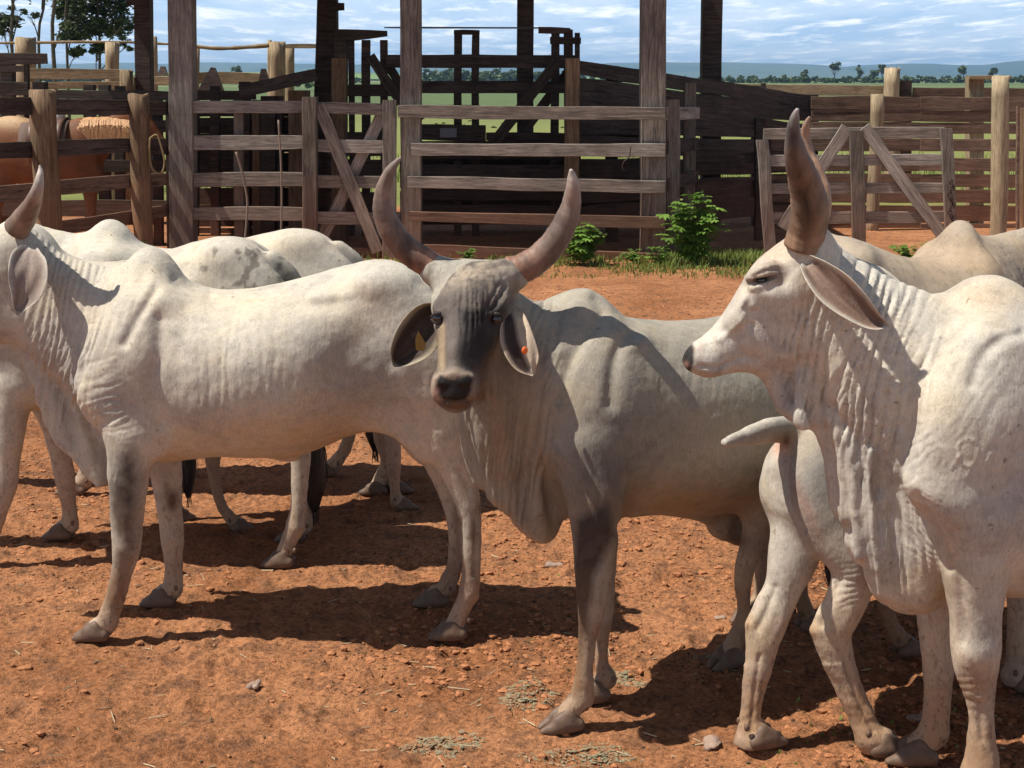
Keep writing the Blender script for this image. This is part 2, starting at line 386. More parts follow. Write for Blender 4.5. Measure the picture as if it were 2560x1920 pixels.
def wood_material(name, dark, light, dust=0.5, moss=0.0, axis=0):
    m, t, b = newmat(name); co = N(t, 'ShaderNodeTexCoord').outputs['Object']
    oi = N(t, 'ShaderNodeObjectInfo').outputs['Random']; geo = N(t, 'ShaderNodeNewGeometry').outputs['Position']
    sc = [9, 9, 9]; sc[axis] = 0.5
    ad = N(t, 'ShaderNodeVectorMath', operation='ADD'); t.links.new(co, ad.inputs[0])
    cc = N(t, 'ShaderNodeCombineXYZ'); t.links.new(mathn(t, 'MULTIPLY', oi, 50.0), cc.inputs[0]); t.links.new(mathn(t, 'MULTIPLY', oi, 23.0), cc.inputs[2])
    t.links.new(cc.outputs[0], ad.inputs[1]); v = ad.outputs[0]
    g1 = tnoise(t, mapping(t, v, tuple(sc)), 3.0, 8, 0.65, 1.2); g2 = tnoise(t, mapping(t, v, tuple(x*5 for x in sc)), 3.0, 5, 0.7, 0.5)
    pat = tnoise(t, v, 2.2, 5, 0.6, 0.4)
    c = mix(t, dark, light, ramp(t, g1.outputs['Fac'], [(0.32, 0.0), (0.68, 1.0)]).outputs[0])
    c = mix(t, c, ramp(t, g2.outputs['Fac'], [(0.35, 0.45), (0.62, 1.12)]).outputs[0], 0.85, 'MULTIPLY')
    c = mix(t, c, ramp(t, pat.outputs['Fac'], [(0.3, (0.62, 0.58, 0.55)), (0.7, (1.2, 1.16, 1.12))]).outputs[0], 0.8, 'MULTIPLY')
    tint = mix(t, (0.78, 0.72, 0.68), (1.15, 1.12, 1.12), oi); c = mix(t, c, tint, 1.0, 'MULTIPLY')
    sp = N(t, 'ShaderNodeSeparateXYZ'); t.links.new(geo, sp.inputs[0])
    h = mathn(t, 'ADD', sp.outputs['Z'], mathn(t, 'MULTIPLY', pat.outputs['Fac'], -0.8))
    dm = ramp(t, mathn(t, 'MULTIPLY', mathn(t, 'ADD', h, 0.5), 0.7), [(0.05, 1.0), (0.45, 0.55), (0.78, 0.0)])
    c = mix(t, c, (0.30, 0.115, 0.058), mathn(t, 'MULTIPLY', dm.outputs[0], dust))
    if moss:
        nz = N(t, 'ShaderNodeSeparateXYZ'); t.links.new(N(t, 'ShaderNodeNewGeometry').outputs['Normal'], nz.inputs[0])
        c = mix(t, c, (0.045, 0.06, 0.02), mathn(t, 'MULTIPLY', ramp(t, nz.outputs['Z'], [(0.2, 0.0), (0.8, 1.0)]).outputs[0], moss))
    t.links.new(c, b.inputs['Base Color']); b.inputs['Roughness'].default_value = 0.85; b.inputs['Specular IOR Level'].default_value = 0.2
    crk = ramp(t, g1.outputs['Fac'], [(0.30, 0.0), (0.36, 1.0)])
    p = bump(t, b, crk.outputs[0], 0.7, 0.01); bump(t, b, g2.outputs['Fac'], 0.5, 0.006, p); return m
WGREY = wood_material('weathered_grey_wood', (0.165, 0.152, 0.132), (0.52, 0.49, 0.43), 0.4)
WRED = wood_material('red_stained_wood', (0.10, 0.070, 0.050), (0.27, 0.195, 0.145), 0.4)
WDARK = wood_material('shade_dark_wood', (0.036, 0.030, 0.027), (0.125, 0.100, 0.086), 0.3, 0.5)  # dark tone puts the shade around the shed into the wood colour
WPOST = wood_material('round_post_wood', (0.13, 0.085, 0.05), (0.33, 0.24, 0.15), 0.5, axis=2)
WPALE = wood_material('pale_dry_wood', (0.26, 0.21, 0.13), (0.55, 0.47, 0.32), 0.2, axis=2)
WPALEB = wood_material('pale_dry_board', (0.26, 0.21, 0.13), (0.50, 0.42, 0.27), 0.1)
WTALL = wood_material('squared_post_wood', (0.105, 0.096, 0.083), (0.32, 0.295, 0.255), 0.45, axis=2)
# ------------------------------------------------------------------ cattle
class Beast:
    def __init__(self, px, Y, a, vox):
        g = at(px, 1000, Y); self.p0 = np.array([g[0], Y]); self.a = a; self.vox = vox
        self.d = np.array([math.cos(a), math.sin(a)]); self.n = np.array([math.sin(a), -math.cos(a)])
        self.view = (math.sin(a), math.cos(a), 0)
    def loc(self, W):
        q = W[:2]-self.p0; return q@self.d, -(q@self.n), W[2]
    def T(self, px, py, l):
        r = ray(px, py); t = (self.p0@self.n+l)/(r[:2]@self.n); W = np.array([0, 0, CAMH])+r*t
        s, y, z = self.loc(W); return [s, y, z], t/FPX
    def TY(self, px, py, Y):
        r = ray(px, py); t = Y/r[1]; s, y, z = self.loc(np.array([0, 0, CAMH])+r*t); return [s, y, z], t/FPX
    def nl(self, nodes):       # px, py, l(m), radius(px), sideways radius(m, None = round)
        o = []
        for e in nodes:
            p, k = self.T(*e[:3]); r = e[3]*k; o.append(p+[r, r if len(e) < 5 or e[4] is None else e[4]])
        return o
    def nY(self, nodes):
        o = []
        for e in nodes:
            p, k = self.TY(*e[:3]); r = e[3]*k; o.append(p+[r, r if len(e) < 5 or e[4] is None else e[4]])
        return o
    def st(self, rows):
        o = []
        for px, t, b_, w_ in rows:
            p, _ = self.T(px, t, 0); q, _ = self.T(px, b_, 0); o.append([(p[0]+q[0])/2, p[2], q[2], w_])
        return o
    def poly(self, pts, l=0): return [[self.T(x, y, l)[0][i] for i in (0, 2)] for x, y in pts]
    def leg(self, f, nodes, ang, k=0.035, side=(0, 1, 0), sc=1.0):
        """limb down to the coronet, remembering where its hoof goes"""
        n = [list(e) for e in nodes]; x, y, z, r, q = n[-1]; dx, dy = math.cos(ang), math.sin(ang); e = max(.03, min(.05, .45*z))
        n.append([x+dx*e, y+dy*e, .050, .036*sc, .038*sc]); f.tube(n, side=side, k=k)
        f.ell((x-dx*.016, y-dy*.016, z+.008), (.030*sc, .034*sc, .036*sc), .02)
        if not hasattr(self, 'hv'): self.hv = []
        self.hv.append((x+dx*(e+.012), y+dy*(e+.012), ang, sc))
    def shoe(self, o):
        for x, y, a_, s_ in self.hv: hoof(o, (x, y, 0), a_, s_)
    def world(self, V):
        W = np.empty_like(V); W[:, 0] = self.p0[0]+V[:, 0]*self.d[0]+(-V[:, 1])*self.n[0]; W[:, 1] = self.p0[1]+V[:, 0]*self.d[1]+(-V[:, 1])*self.n[1]; W[:, 2] = V[:, 2]; return W
    def finish(self, f, sub=1, detail=None, relax=2):
        V, F = f.mesh(relax)
        if sub: V, F = subdivide(V, F)
        px, py = proj(self.world(V)); Nn = normals(V, F)
        vol = np.einsum('ij,ij->', V[F[:, 0]], np.cross(V[F[:, 1]], V[F[:, 2]]))
        if vol < 0: F = F[:, ::-1]; Nn = -Nn
        if detail is not None:
            h = detail(px, py, -V[:, 1], V, Nn); V = V+Nn*h[:, None]
        self.V, self.F, self.px, self.py, self.N = V, F, px, py, Nn
        return V, F
def surf_y(b, px, py, r=7):
    W = b.world(b.V); m = np.hypot(b.px-px, b.py-py) < r; return float(W[m, 1].min())
def gauss(px, py, cx, cy, rx, ry, ang=0):
    a = math.radians(ang); x, y = px-cx, py-cy; u = x*math.cos(a)+y*math.sin(a); v = -x*math.sin(a)+y*math.cos(a)
    return np.exp(-((u/rx)**2+(v/ry)**2))
def wrinkle(px, py, lam, ang, warp=18, wx=110, wy=260, seed=0, sharp=0.75):
    a = math.radians(ang); u = px*math.cos(a)+py*math.sin(a); v = -px*math.sin(a)+py*math.cos(a)
    z = np.zeros_like(px)+seed
    w1 = fbm(np.stack([u/wx, v/wy, z], -1), 3); w2 = fbm(np.stack([u/(wx*.45)+5, v/(wy*.5), z+3], -1), 3)
    ua = u+warp*w1*2.6+lam*.45*w2; ub = u+v*.10+warp*w2*2.0
    am = np.clip(0.8+1.8*fbm(np.stack([u/60, v/110, z+9], -1), 3), 0.08, 1.6); bm = np.clip(0.4+2.4*fbm(np.stack([u/50, v/90, z+19], -1), 3), 0, 1.2)
    return (np.abs(np.sin(math.pi*ua/lam))**sharp-0.62)*am+0.55*(np.abs(np.sin(math.pi*ub/(lam*.62)))**sharp-0.62)*bm
def groove(px, py, poly, w_, smoothn=6):
    P = crom(np.array(poly, float), smoothn); d = polydist(px, py, P); return np.exp(-(d/w_)**2)
def paint(base, px, py, blots):
    c = np.tile(np.array(base, float), (len(px), 1))
    for b in blots:
        m = (b[0] if callable(b[0]) is False and isinstance(b[0], np.ndarray) else gauss(px, py, *b[0]))*b[2]
        m = np.clip(m, 0, 1)[:, None]; c = c*(1-m)+np.array(b[1])*m
    return c
def put_body(b, name, label, group, col, mat=None):
    me = mesh_np(name, b.V, b.F, True, col); o = link(name, me, None, mat or COAT)
    o.location = (b.p0[0], b.p0[1], 0); o.rotation_euler = (0, 0, b.a)
    tag(o, label, 'bull', group); return o
def ring_tube(nodes, seg=16, n=6, ridges=0.0, cap=True):
    """nodes: x,y,z,r  -> quads"""
    D = crom(nodes, n); P = D[:, :3]; V = []; up = np.array([0.3, 0.2, 1.0])
    tl = np.zeros(len(P)); tl[1:] = np.cumsum(np.linalg.norm(np.diff(P, axis=0), axis=1))
    ref = None
    for i in range(len(P)):
        t_ = P[min(i+1, len(P)-1)]-P[max(i-1, 0)]; t_ /= np.linalg.norm(t_)
        if ref is None: ref = np.cross(t_, [0.2, 1, 0.1])
        ref = ref-t_*(ref@t_); ref /= np.linalg.norm(ref); b_ = np.cross(t_, ref)
        r = max(D[i, 3], 0.0008)*(1+ridges*math.sin(tl[i]*260)+ridges*math.sin(tl[i]*97+1))
        for j in range(seg):
            a = 2*math.pi*j/seg; V.append(P[i]+r*(math.cos(a)*ref+math.sin(a)*b_))
    F = [[i*seg+j, i*seg+(j+1) % seg, (i+1)*seg+(j+1) % seg, (i+1)*seg+j] for i in range(len(P)-1) for j in range(seg)]
    V.append(P[-1]); e = len(V)-1; V.append(P[0]); s_ = len(V)-1; m = (len(P)-1)*seg
    F += [[m+j, m+(j+1) % seg, e, e] for j in range(0)]
    T = [[m+j, m+(j+1) % seg, e] for j in range(seg)]+[[(j+1) % seg, j, s_] for j in range(seg)]
    return np.array(V), F, T, tl, len(P)
def mesh_poly(name, V, faces, smooth=True, col=None):
    me = bpy.data.meshes.new(name); me.from_pydata([tuple(map(float, v)) for v in V], [], [list(map(int, f)) for f in faces]); me.update()
    me.polygons.foreach_set('use_smooth', np.full(len(me.polygons), smooth))
    if col is not None:
        a = me.color_attributes.new('Col', 'FLOAT_COLOR', 'POINT'); c = np.ones((len(V), 4), np.float32); c[:, :3] = col; a.data.foreach_set('color', c.ravel())
    return me
def horn(parent, nodes, cols, mat=None, name='horn', label=None, streak=None):
    """nodes in the parent's frame with radius; cols: list of (t, colour)"""
    V, F, T, tl, n = ring_tube(nodes, 20, 7, 0.018)
    t = np.append(np.repeat(tl/tl[-1], 20), [1, 0]); ts = [c[0] for c in cols]
    col = np.stack([np.interp(t, ts, [c[1][j] for c in cols]) for j in range(3)], 1)
    st = fbm(V*np.array([30, 30, 7.]), 4)[:, None]; col = col*(1+0.9*st)
    if streak:
        ja = np.append(np.tile(np.arange(20)/20*2*math.pi, n), [0, 0]); mk_ = np.exp(-((np.cos(ja)-streak[0])/.42)**2)*np.exp(-((t-streak[1])/streak[2])**2)*np.clip(1+st[:, 0]*2.5, .2, 1); col = col*(1-.88*mk_[:, None])
    o = link(name, mesh_poly(name, V, F+T, True, np.clip(col, 0.01, 1)), parent, mat or HORN)
    if label: o['label'] = label
    return o
def ear(parent, b, spine, cup, outer, inner, thick=0.005, roll=0.0, label=None, fn=None, split=0):
    """spine: px,py,l,half width px (upper side), half width px (lower side); concave side faces the camera when cup>0"""
    D = crom(np.array(spine, float), 6); nu, nv = len(D), 13; fn = fn or b.T
    L = [[], []]
    for i in range(nu):
        a_, c_ = D[max(i-1, 0)], D[min(i+1, nu-1)]; t_ = c_[:2]-a_[:2]; t_ /= np.linalg.norm(t_)+1e-9; nn = np.array([t_[1], -t_[0]])
        for j in range(nv):
            v = -1+2*j/(nv-1); wpx = D[i, 3] if v > 0 else D[i, 4]
            x, y = D[i, 0]+nn[0]*v*wpx, D[i, 1]+nn[1]*v*wpx
            wm = (D[i, 3]+D[i, 4])*0.5
            l = D[i, 2]+cup*(v*v-0.5)*min(1, wm/25)+roll*v+0.003*math.sin(v*9+i*0.4)
            th = thick*(1-0.6*abs(v)**3)
            sg = 1 if fn == b.T else -1
            L[0].append(fn(x, y, l+sg*th)[0]); L[1].append(fn(x, y, l-sg*th)[0])
    V = np.array(L[0]+L[1]); m = nu*nv; F = []
    for i in range(nu-1):
        for j in range(nv-1):
            q = [i*nv+j, i*nv+j+1, (i+1)*nv+j+1, (i+1)*nv+j]; F.append(q[::-1]); F.append([x+m for x in q])
    for i in range(nu-1):
        F.append([i*nv, i*nv+m, (i+1)*nv+m, (i+1)*nv]); F.append([i*nv+nv-1, (i+1)*nv+nv-1, (i+1)*nv+nv-1+m, i*nv+nv-1+m])
    for j in range(nv-1):
        F.append([j, j+1, j+1+m, j+m][::-1]); k = (nu-1)*nv; F.append([k+j, k+j+1, k+j+1+m, k+j+m])
    col = np.zeros((2*m, 3)); vv = np.tile(np.abs(np.linspace(-1, 1, nv)), nu); uu = np.repeat(np.linspace(0, 1, nu), nv)
    e = np.clip((vv-0.72)/0.2, 0, 1)[:, None]; e = np.maximum(e, np.clip((uu-0.9)/0.08, 0, 1)[:, None]); e = np.maximum(e, np.clip((0.12-uu)/0.1, 0, 1)[:, None])
    if split: e = np.maximum(e, np.clip(0.5-np.tile(np.linspace(-1, 1, nv), nu)*split*4, 0, 1)[:, None])
    inn = np.array(inner)*(1+0.3*np.sin(vv*11)[:, None]*0.5)
    if cup*(1 if fn == b.T else -1) > 0: col[:m] = inn*(1-e)+np.array(outer)*e; col[m:] = outer
    else: col[m:] = inn*(1-e)+np.array(outer)*e; col[:m] = outer
    me = mesh_poly('ear', V, F, True, np.clip(col, 0.01, 1)); o = link('ear', me, parent, COAT)
    sbd = o.modifiers.new('s', 'SUBSURF'); sbd.levels = 1; sbd.render_levels = 1
    if label: o['label'] = label
    return o
def uvball(name, r, mat, parent, loc, seg=20, rings=12, scale=(1, 1, 1), smooth=True):
    V = [(0, 0, r)]+[(r*math.sin(math.pi*i/rings)*math.cos(2*math.pi*j/seg), r*math.sin(math.pi*i/rings)*math.sin(2*math.pi*j/seg), r*math.cos(math.pi*i/rings)) for i in range(1, rings) for j in range(seg)]+[(0, 0, -r)]
    F = [[0, 1+j, 1+(j+1) % seg] for j in range(seg)]
    F += [[1+(i-1)*seg+j, 1+i*seg+j, 1+i*seg+(j+1) % seg, 1+(i-1)*seg+(j+1) % seg] for i in range(1, rings-1) for j in range(seg)]
    e = len(V)-1; F += [[e, 1+(rings-2)*seg+(j+1) % seg, 1+(rings-2)*seg+j] for j in range(seg)]
    V = np.array(V)*np.array(scale); o = link(name, mesh_poly(name, V, F, smooth), parent, mat); o.location = loc; return o
_hoof = None
def hoof(parent, loc, ang, sc=1.0, mat=None):
    """cloven hoof resting on the ground at loc (parent's frame), toe along ang"""
    global _hoof
    if _hoof is None:
        f = Field((-0.13, -0.07, -0.02), (0.12, 0.07, 0.13), 0.004)
        for sgn in (1, -1):
            f.tube([(-0.040, sgn*0.028, 0.022, 0.024, 0.022), (0.0, sgn*0.027, 0.022, 0.030, 0.024), (0.045, sgn*0.023, 0.012, 0.022, 0.021), (0.078, sgn*0.016, 0.004, 0.010, 0.012)], k=0.005)
            f.tube([(-0.015, sgn*0.022, 0.050, 0.030, 0.022), (0.02, sgn*0.022, 0.03, 0.03, 0.022)], k=0.015)
            f.ell((-0.068, sgn*0.027, 0.078), (0.010, 0.009, 0.014), 0.004)
        f.cutfloor(0.0); V, F = f.mesh(1)
        vol = np.einsum('ij,ij->', V[F[:, 0]], np.cross(V[F[:, 1]], V[F[:, 2]]))
        if vol < 0: F = F[:, ::-1]
        _hoof = mesh_np('hoof', V, F); _hoof.materials.append(HOOF)
    o = link('hoof', _hoof, parent); o.location = loc; o.rotation_euler = (0, 0, ang); o.scale = (sc,)*3; return o
def tail_switch(parent, pts, mat=None, strands=60, spread=0.03, seed=1):
    """tuft of hair hanging along pts (x,y,z,r)"""
    r_ = np.random.default_rng(seed); V, F, T, tl, n = ring_tube(pts, 12, 5)
    V = list(V); F = list(F)+list(T); D = crom(pts, 5)
    for i in range(strands):
        a, rr = r_.random()*6.28, 1.0; k0 = int(r_.integers(0, len(D)-3)); base = len(V); pr = []
        off = np.array([math.cos(a), math.sin(a), 0])
        m = min(len(D)-1, k0+int(r_.integers(4, 10)))
        for k in range(k0, m+1):
            pr.append(D[k, :3]+off*D[k, 3]*(0.8+0.5*(k-k0)/(m-k0+1)))
        pr.append(D[m, :3]+off*spread*r_.random()*0.6+np.array([0, 0, -0.03-0.04*r_.random()]))
        for q in pr: V += [q-[0.0015, 0.001, 0], q+[0.0015, 0.001, 0], q+[0, -0.002, 0]]
        for k in range(len(pr)-1):
            for u in range(3): F.append([base+3*k+u, base+3*k+(u+1) % 3, base+3*k+3+(u+1) % 3, base+3*k+3+u])
    return link('tail_switch', mesh_poly('tail_switch', V, F, True), parent, mat or SWITCH)
CREAM = (0.55, 0.512, 0.437); GREYC = (0.40, 0.375, 0.33); DARKC = (0.055, 0.045, 0.040); TAN = (0.50, 0.36, 0.21); BROWNG = (0.36, 0.315, 0.25)
EARIN = (0.16, 0.095, 0.075)
# ------------------------------------------------------------------ left bull, side on, facing left
def base_prims(b, f, far=False, legs=None, head=True):
    f.loft(b.st([(205, 840, 980, .08), (240, 760, 1060, .16), (300, 690, 1120, .21), (380, 662, 1150, .25), (450, 694, 1146, .27), (540, 724, 1134, .31),
        (650, 721, 1136, .34), (760, 696, 1128, .33), (870, 666, 1085, .29), (938, 652, 1072, .27), (1005, 667, 1082, .25), (1060, 705, 1085, .22),
        (1110, 765, 1080, .17), (1150, 840, 1060, .12), (1180, 920, 1010, .05)]), k=0.07, flat=-0.07)
    f.tube(b.nl([(60, 715, 0, 112, .10), (150, 775, 0, 138, .12), (250, 830, 0, 165, .16), (340, 880, 0, 180, .20)]), k=0.08)
    f.ell(b.T(378, 700, 0)[0], (0.088, .10, 0.125), 0.06)
    f.tube(b.nl([(440, 760, 0, 30, .06), (395, 690, 0, 40, .08)]), k=0.07)
    # shoulder blade, point of shoulder, upper arm
    for sg in (1, -1):
        f.tube(b.nl([(385, 760, .17*sg, 45, .05), (340, 880, .20*sg, 75, .06), (280, 990, .16*sg, 74, .07)]), k=0.12)
        f.tube(b.nl([(275, 1000, .13*sg, 66, .07), (345, 1070, .17*sg, 78, .08), (395, 1110, .18*sg, 42, .05)]), k=0.07)
        # haunch
        f.tube(b.nl([(1000, 730, .16*sg, 60, .07), (1060, 860, .19*sg, 105, .08), (1100, 960, .18*sg, 95, .09)]), k=0.10)
        f.ell(b.T(950, 705, .165*sg)[0], (0.06, .05, 0.045), 0.12)
    f.tube(b.nl([(650, 1105, 0, 22, .03), (715, 1130, 0, 25, .03), (735, 1142, 0, 14, .02)]), k=0.05)
    # flank fold
    f.tube(b.nl([(900, 1040, .14, 30, .03), (1000, 1060, .17, 40, .04), (1080, 1120, .17, 45, .05)]), k=0.06)
    f.tube(b.nl([(900, 1040, -.14, 30, .03), (1000, 1060, -.17, 40, .04), (1060, 1120, -.17, 40, .05)]), k=0.06)
    # dewlap
    f.sheet(b.poly([(20, 830), (58, 905), (81, 959), (108, 1051), (141, 1111), (179, 1143), (215, 1192), (250, 1220), (272, 1212), (330, 1100), (300, 950), (150, 800)]), 0.030, 0, (0.016, 75, 0.2), 0.04)
    for nodes in (legs or {}).values(): b.leg(f, b.nl(nodes), math.pi)
    if head:
        f.tube(b.nl([(52, 640, 0, 84, .11), (5, 680, 0, 84, .115), (-50, 735, 0, 80, .10), (-110, 785, 0, 62, .08), (-165, 830, 0, 48, .065), (-205, 862, 0, 44, .07), (-235, 880, 0, 34, .06)]), k=0.05)
        f.tube(b.nl([(45, 770, 0, 60, .09), (-20, 820, 0, 45, .08), (-90, 855, 0, 34, .06), (-180, 890, 0, 24, .045)]), k=0.05)
    # tail lies against the buttocks
    f.tube(b.nl([(1075, 715, 0, 26, .035), (1130, 765, 0, 24, .03), (1175, 850, 0, 20, .025), (1192, 980, 0, 17, .02), (1192, 1080, 0, 13, .016)]), k=0.03)
LEGS_A = dict(
    nf=[(330, 1090, .18, 66, .08), (322, 1190, .19, 52, .06), (318, 1290, .19, 41, .05), (316, 1375, .19, 35, .042), (303, 1440, .19, 26, .03), (285, 1505, .19, 26, .029), (270, 1545, .19, 27, .033), (264, 1560, .19, 25, .03)],
    ff=[(390, 1080, -.17, 60, .07), (415, 1180, -.17, 42, .05), (424, 1270, -.17, 33, .04), (430, 1345, -.17, 30, .036), (434, 1410, -.17, 23, .026), (433, 1450, -.17, 24, .028), (428, 1478, -.17, 24, .03)],
    nh=[(1085, 900, .18, 100, .08), (1115, 1040, .18, 88, .075), (1138, 1140, .18, 56, .055), (1162, 1225, .18, 37, .04), (1175, 1290, .18, 30, .033), (1178, 1370, .18, 25, .028), (1178, 1430, .18, 24, .027), (1172, 1475, .18, 27, .033), (1168, 1492, .18, 25, .03)],
    fh=[(1050, 900, -.17, 90, .08), (1080, 1060, -.17, 70, .07), (1100, 1150, -.17, 44, .05), (1125, 1225, -.17, 33, .035), (1138, 1290, -.17, 26, .03), (1142, 1360, -.17, 22, .026), (1136, 1420, -.17, 22, .026), (1120, 1455, -.17, 24, .03), (1110, 1475, -.17, 22, .028)])
def hoof_at(b, parent, px, py, l, ang, sc=1.0, mode='l'):
    p, _ = (b.T if mode == 'l' else b.TY)(px, py, l); return hoof(parent, (p[0], p[1], 0), ang, sc)
def build_left():
    b = Beast(650, 5.32, 0.0, 0.0125)
    f = Field((-1.75, -.42, -.01), (1.05, .42, 1.62), b.vox)
    base_prims(b, f, legs=LEGS_A)
    def det(px, py, l, V, Nn):
        near = np.clip(l/0.03, 0, 1)*0.5+0.5
        h = np.zeros_like(px)
        nk = softpoly(px, py, [(95, 590), (180, 650), (290, 660), (330, 760), (250, 860), (200, 1000), (60, 880), (60, 640)], 22)
        h += 0.0065*wrinkle(px, py, 17, 12, 10, 80, 300, 1)*nk
        h += 0.008*wrinkle(px, py, 24, 5, 10, 90, 300, 2)*softpoly(px, py, [(40, 880), (190, 830), (290, 1190), (250, 1225), (100, 1050)], 15)
        ribs = softpoly(px, py, [(430, 840), (800, 830), (800, 1010), (620, 1040), (500, 1020)], 60)
        h += 0.0020*wrinkle(px, py, 27, 3, 9, 60, 200, 3)*ribs
        h += 0.003*(np.sin(px/30.)*gauss(px, py, 650, 900, 220, 90))
        sh = softpoly(px, py, [(190, 880), (280, 880), (330, 1090), (230, 1080)], 25); h += 0.004*wrinkle(px, py, 26, 70, 14, 90, 160, 4)*sh*near
        h -= near*(0.012*groove(px, py, [(310, 860), (340, 800), (365, 760), (390, 720)], 13)+0.013*groove(px, py, [(400, 800), (398, 880), (380, 960), (400, 1060)], 20)
            +0.013*gauss(px, py, 350, 700, 20, 40, 20)+0.010*groove(px, py, [(440, 700), (460, 715), (520, 735)], 16)+0.010*groove(px, py, [(540, 752), (700, 745), (830, 760)], 26)
            +0.018*gauss(px, py, 880, 860, 55, 80, 30)+0.010*groove(px, py, [(900, 740), (935, 800), (980, 900)], 22))
        h += near*(0.008*gauss(px, py, 925, 712, 45, 26, -20)+0.012*gauss(px, py, 800, 742, 70, 12, -5)+0.004*gauss(px, py, 1010, 760, 60, 60)+0.010*gauss(px, py, 225, 990, 40, 55)+0.010*gauss(px, py, 500, 830, 60, 120))
        lowl = np.clip((.62-V[:, 2])/.15, 0, 1); h += 0.004*fbm(V*6, 3)+0.0024*fbm(V*22, 3)+lowl*(.0035*fbm(V*np.array([26, 26, 9.]), 3))
        h -= lowl*(0.008*groove(px, py, [(336, 1400), (318, 1450), (298, 1510)], 6)+0.007*groove(px, py, [(1188, 1300), (1188, 1380), (1186, 1440)], 5)+0.007*groove(px, py, [(446, 1370), (442, 1430)], 5)+0.007*groove(px, py, [(1150, 1300), (1150, 1400)], 5))
        h += lowl*(0.010*gauss(px, py, 312, 1375, 22, 24)+0.008*gauss(px, py, 428, 1345, 20, 20)+0.010*gauss(px, py, 1190, 1240, 14, 22)+0.006*gauss(px, py, 1135, 1225, 14, 20))-0.008*groove(px, py, [(1150, 1180), (1172, 1225)], 8)
        h += near*0.0015*wrinkle(px, py, 14, 80, 10, 60, 120, 6)*gauss(px, py, 470, 745, 70, 40)
        return h
    b.finish(f, 1, det)
    V, px, py, Nn = b.V, b.px, b.py, b.N; l = -V[:, 1]
    nz = fbm(V*7, 4)
    legdark = softpoly(px, py, [(265, 1120), (335, 1125), (350, 1200), (342, 1300), (328, 1380), (318, 1450), (298, 1530), (255, 1540), (268, 1440), (282, 1400), (275, 1280)], 22)*(0.6+0.8*nz)
    col = paint(CREAM, px, py, [((380, 680, 110, 80), (0.47, 0.42, 0.34), .55), ((330, 900, 110, 160), (0.52, 0.47, 0.39), .5), ((890, 940, 110, 150), (0.27, 0.25, 0.235), .62), ((1060, 880, 110, 90), (0.36, 0.34, 0.31), .45), ((120, 1000, 80, 160), (0.47, 0.41, 0.35), .5),  # grey flank and haunch blots paint in hindquarter shading
        ((700, 1080, 330, 60), (0.56, 0.43, 0.29), .75), ((120, 760, 110, 180), (0.40, 0.36, 0.32), .55), ((20, 640, 60, 70), (0.30, 0.26, 0.22), .7),  # warm belly blot paints in bounce light from the red ground
        ((600, 760, 300, 60), (0.62, 0.50, 0.35), .35), ((1080, 1000, 80, 120), (0.50, 0.42, 0.34), .4)])
    ld = np.clip(legdark*1.5, 0, 1)[:, None]*0.93; col = col*(1-ld)+np.array(DARKC)*ld
    for c_, r1_, r2_, s_ in (((290, 1480), 30, 60, .5), ((1185, 1330), 14, 50, .55), ((1200, 1270), 10, 20, .8), ((1140, 1330), 12, 60, .5), ((262, 1120), 20, 30, .3), ((1178, 1450), 40, 60, .8), ((1110, 1430), 40, 70, .8), ((430, 1250), 16, 30, .85), ((415, 1210), 10, 20, .9)):
        m = np.clip(gauss(px, py, c_[0], c_[1], r1_, r2_)*s_*(1.1+1.2*nz), 0, 1)[:, None]; col = col*(1-m)+np.array((.09, .06, .045))*m
    col *= (1+0.10*fbm(V*3.1, 3))[:, None]
    o = put_body(b, 'zebu_bull', 'cream humped bull standing side-on, its head cut by the left edge of the photo', 'humped bulls in the corral', np.clip(col, 0.01, 1))
    b.shoe(o)
    for sg in (1, -1):
        l0 = .07*sg
        nodes = [b.T(*e[:3])[0]+[e[3]*b.T(*e[:3])[1]] for e in ((42, 572, l0, 32), (60, 547, .10*sg, 29), (79, 514, .16*sg, 22), (93, 476, .20*sg, 15), (99, 445, .20*sg, 10), (101, 425, .19*sg, 6), (99, 413, .19*sg, 2))]
        horn(o, nodes, [(0, (0.17, 0.12, 0.09)), (0.6, (0.20, 0.14, 0.11)), (1, (0.42, 0.38, 0.34))])
        ear(o, b, [(74, 614, .12*sg, 20, 18), (70, 640, .16*sg, 42, 44), (70, 680, .19*sg, 50, 50), (64, 725, .20*sg, 46, 42), (50, 766, .20*sg, 20, 20), (44, 786, .20*sg, 3, 3)], 0.030*sg, (0.52, 0.48, 0.42), (0.27, 0.215, 0.185))
        e = uvball('eye', 0.019, EYE, o, b.T(-28, 668, .108*sg)[0])
    tail_switch(o, [b.T(1192, 1070, 0)[0]+[.014], b.T(1190, 1130, 0)[0]+[.026], b.T(1188, 1200, 0)[0]+[.028], b.T(1188, 1270, 0)[0]+[.008]])
    return o
BULL_A = build_left()
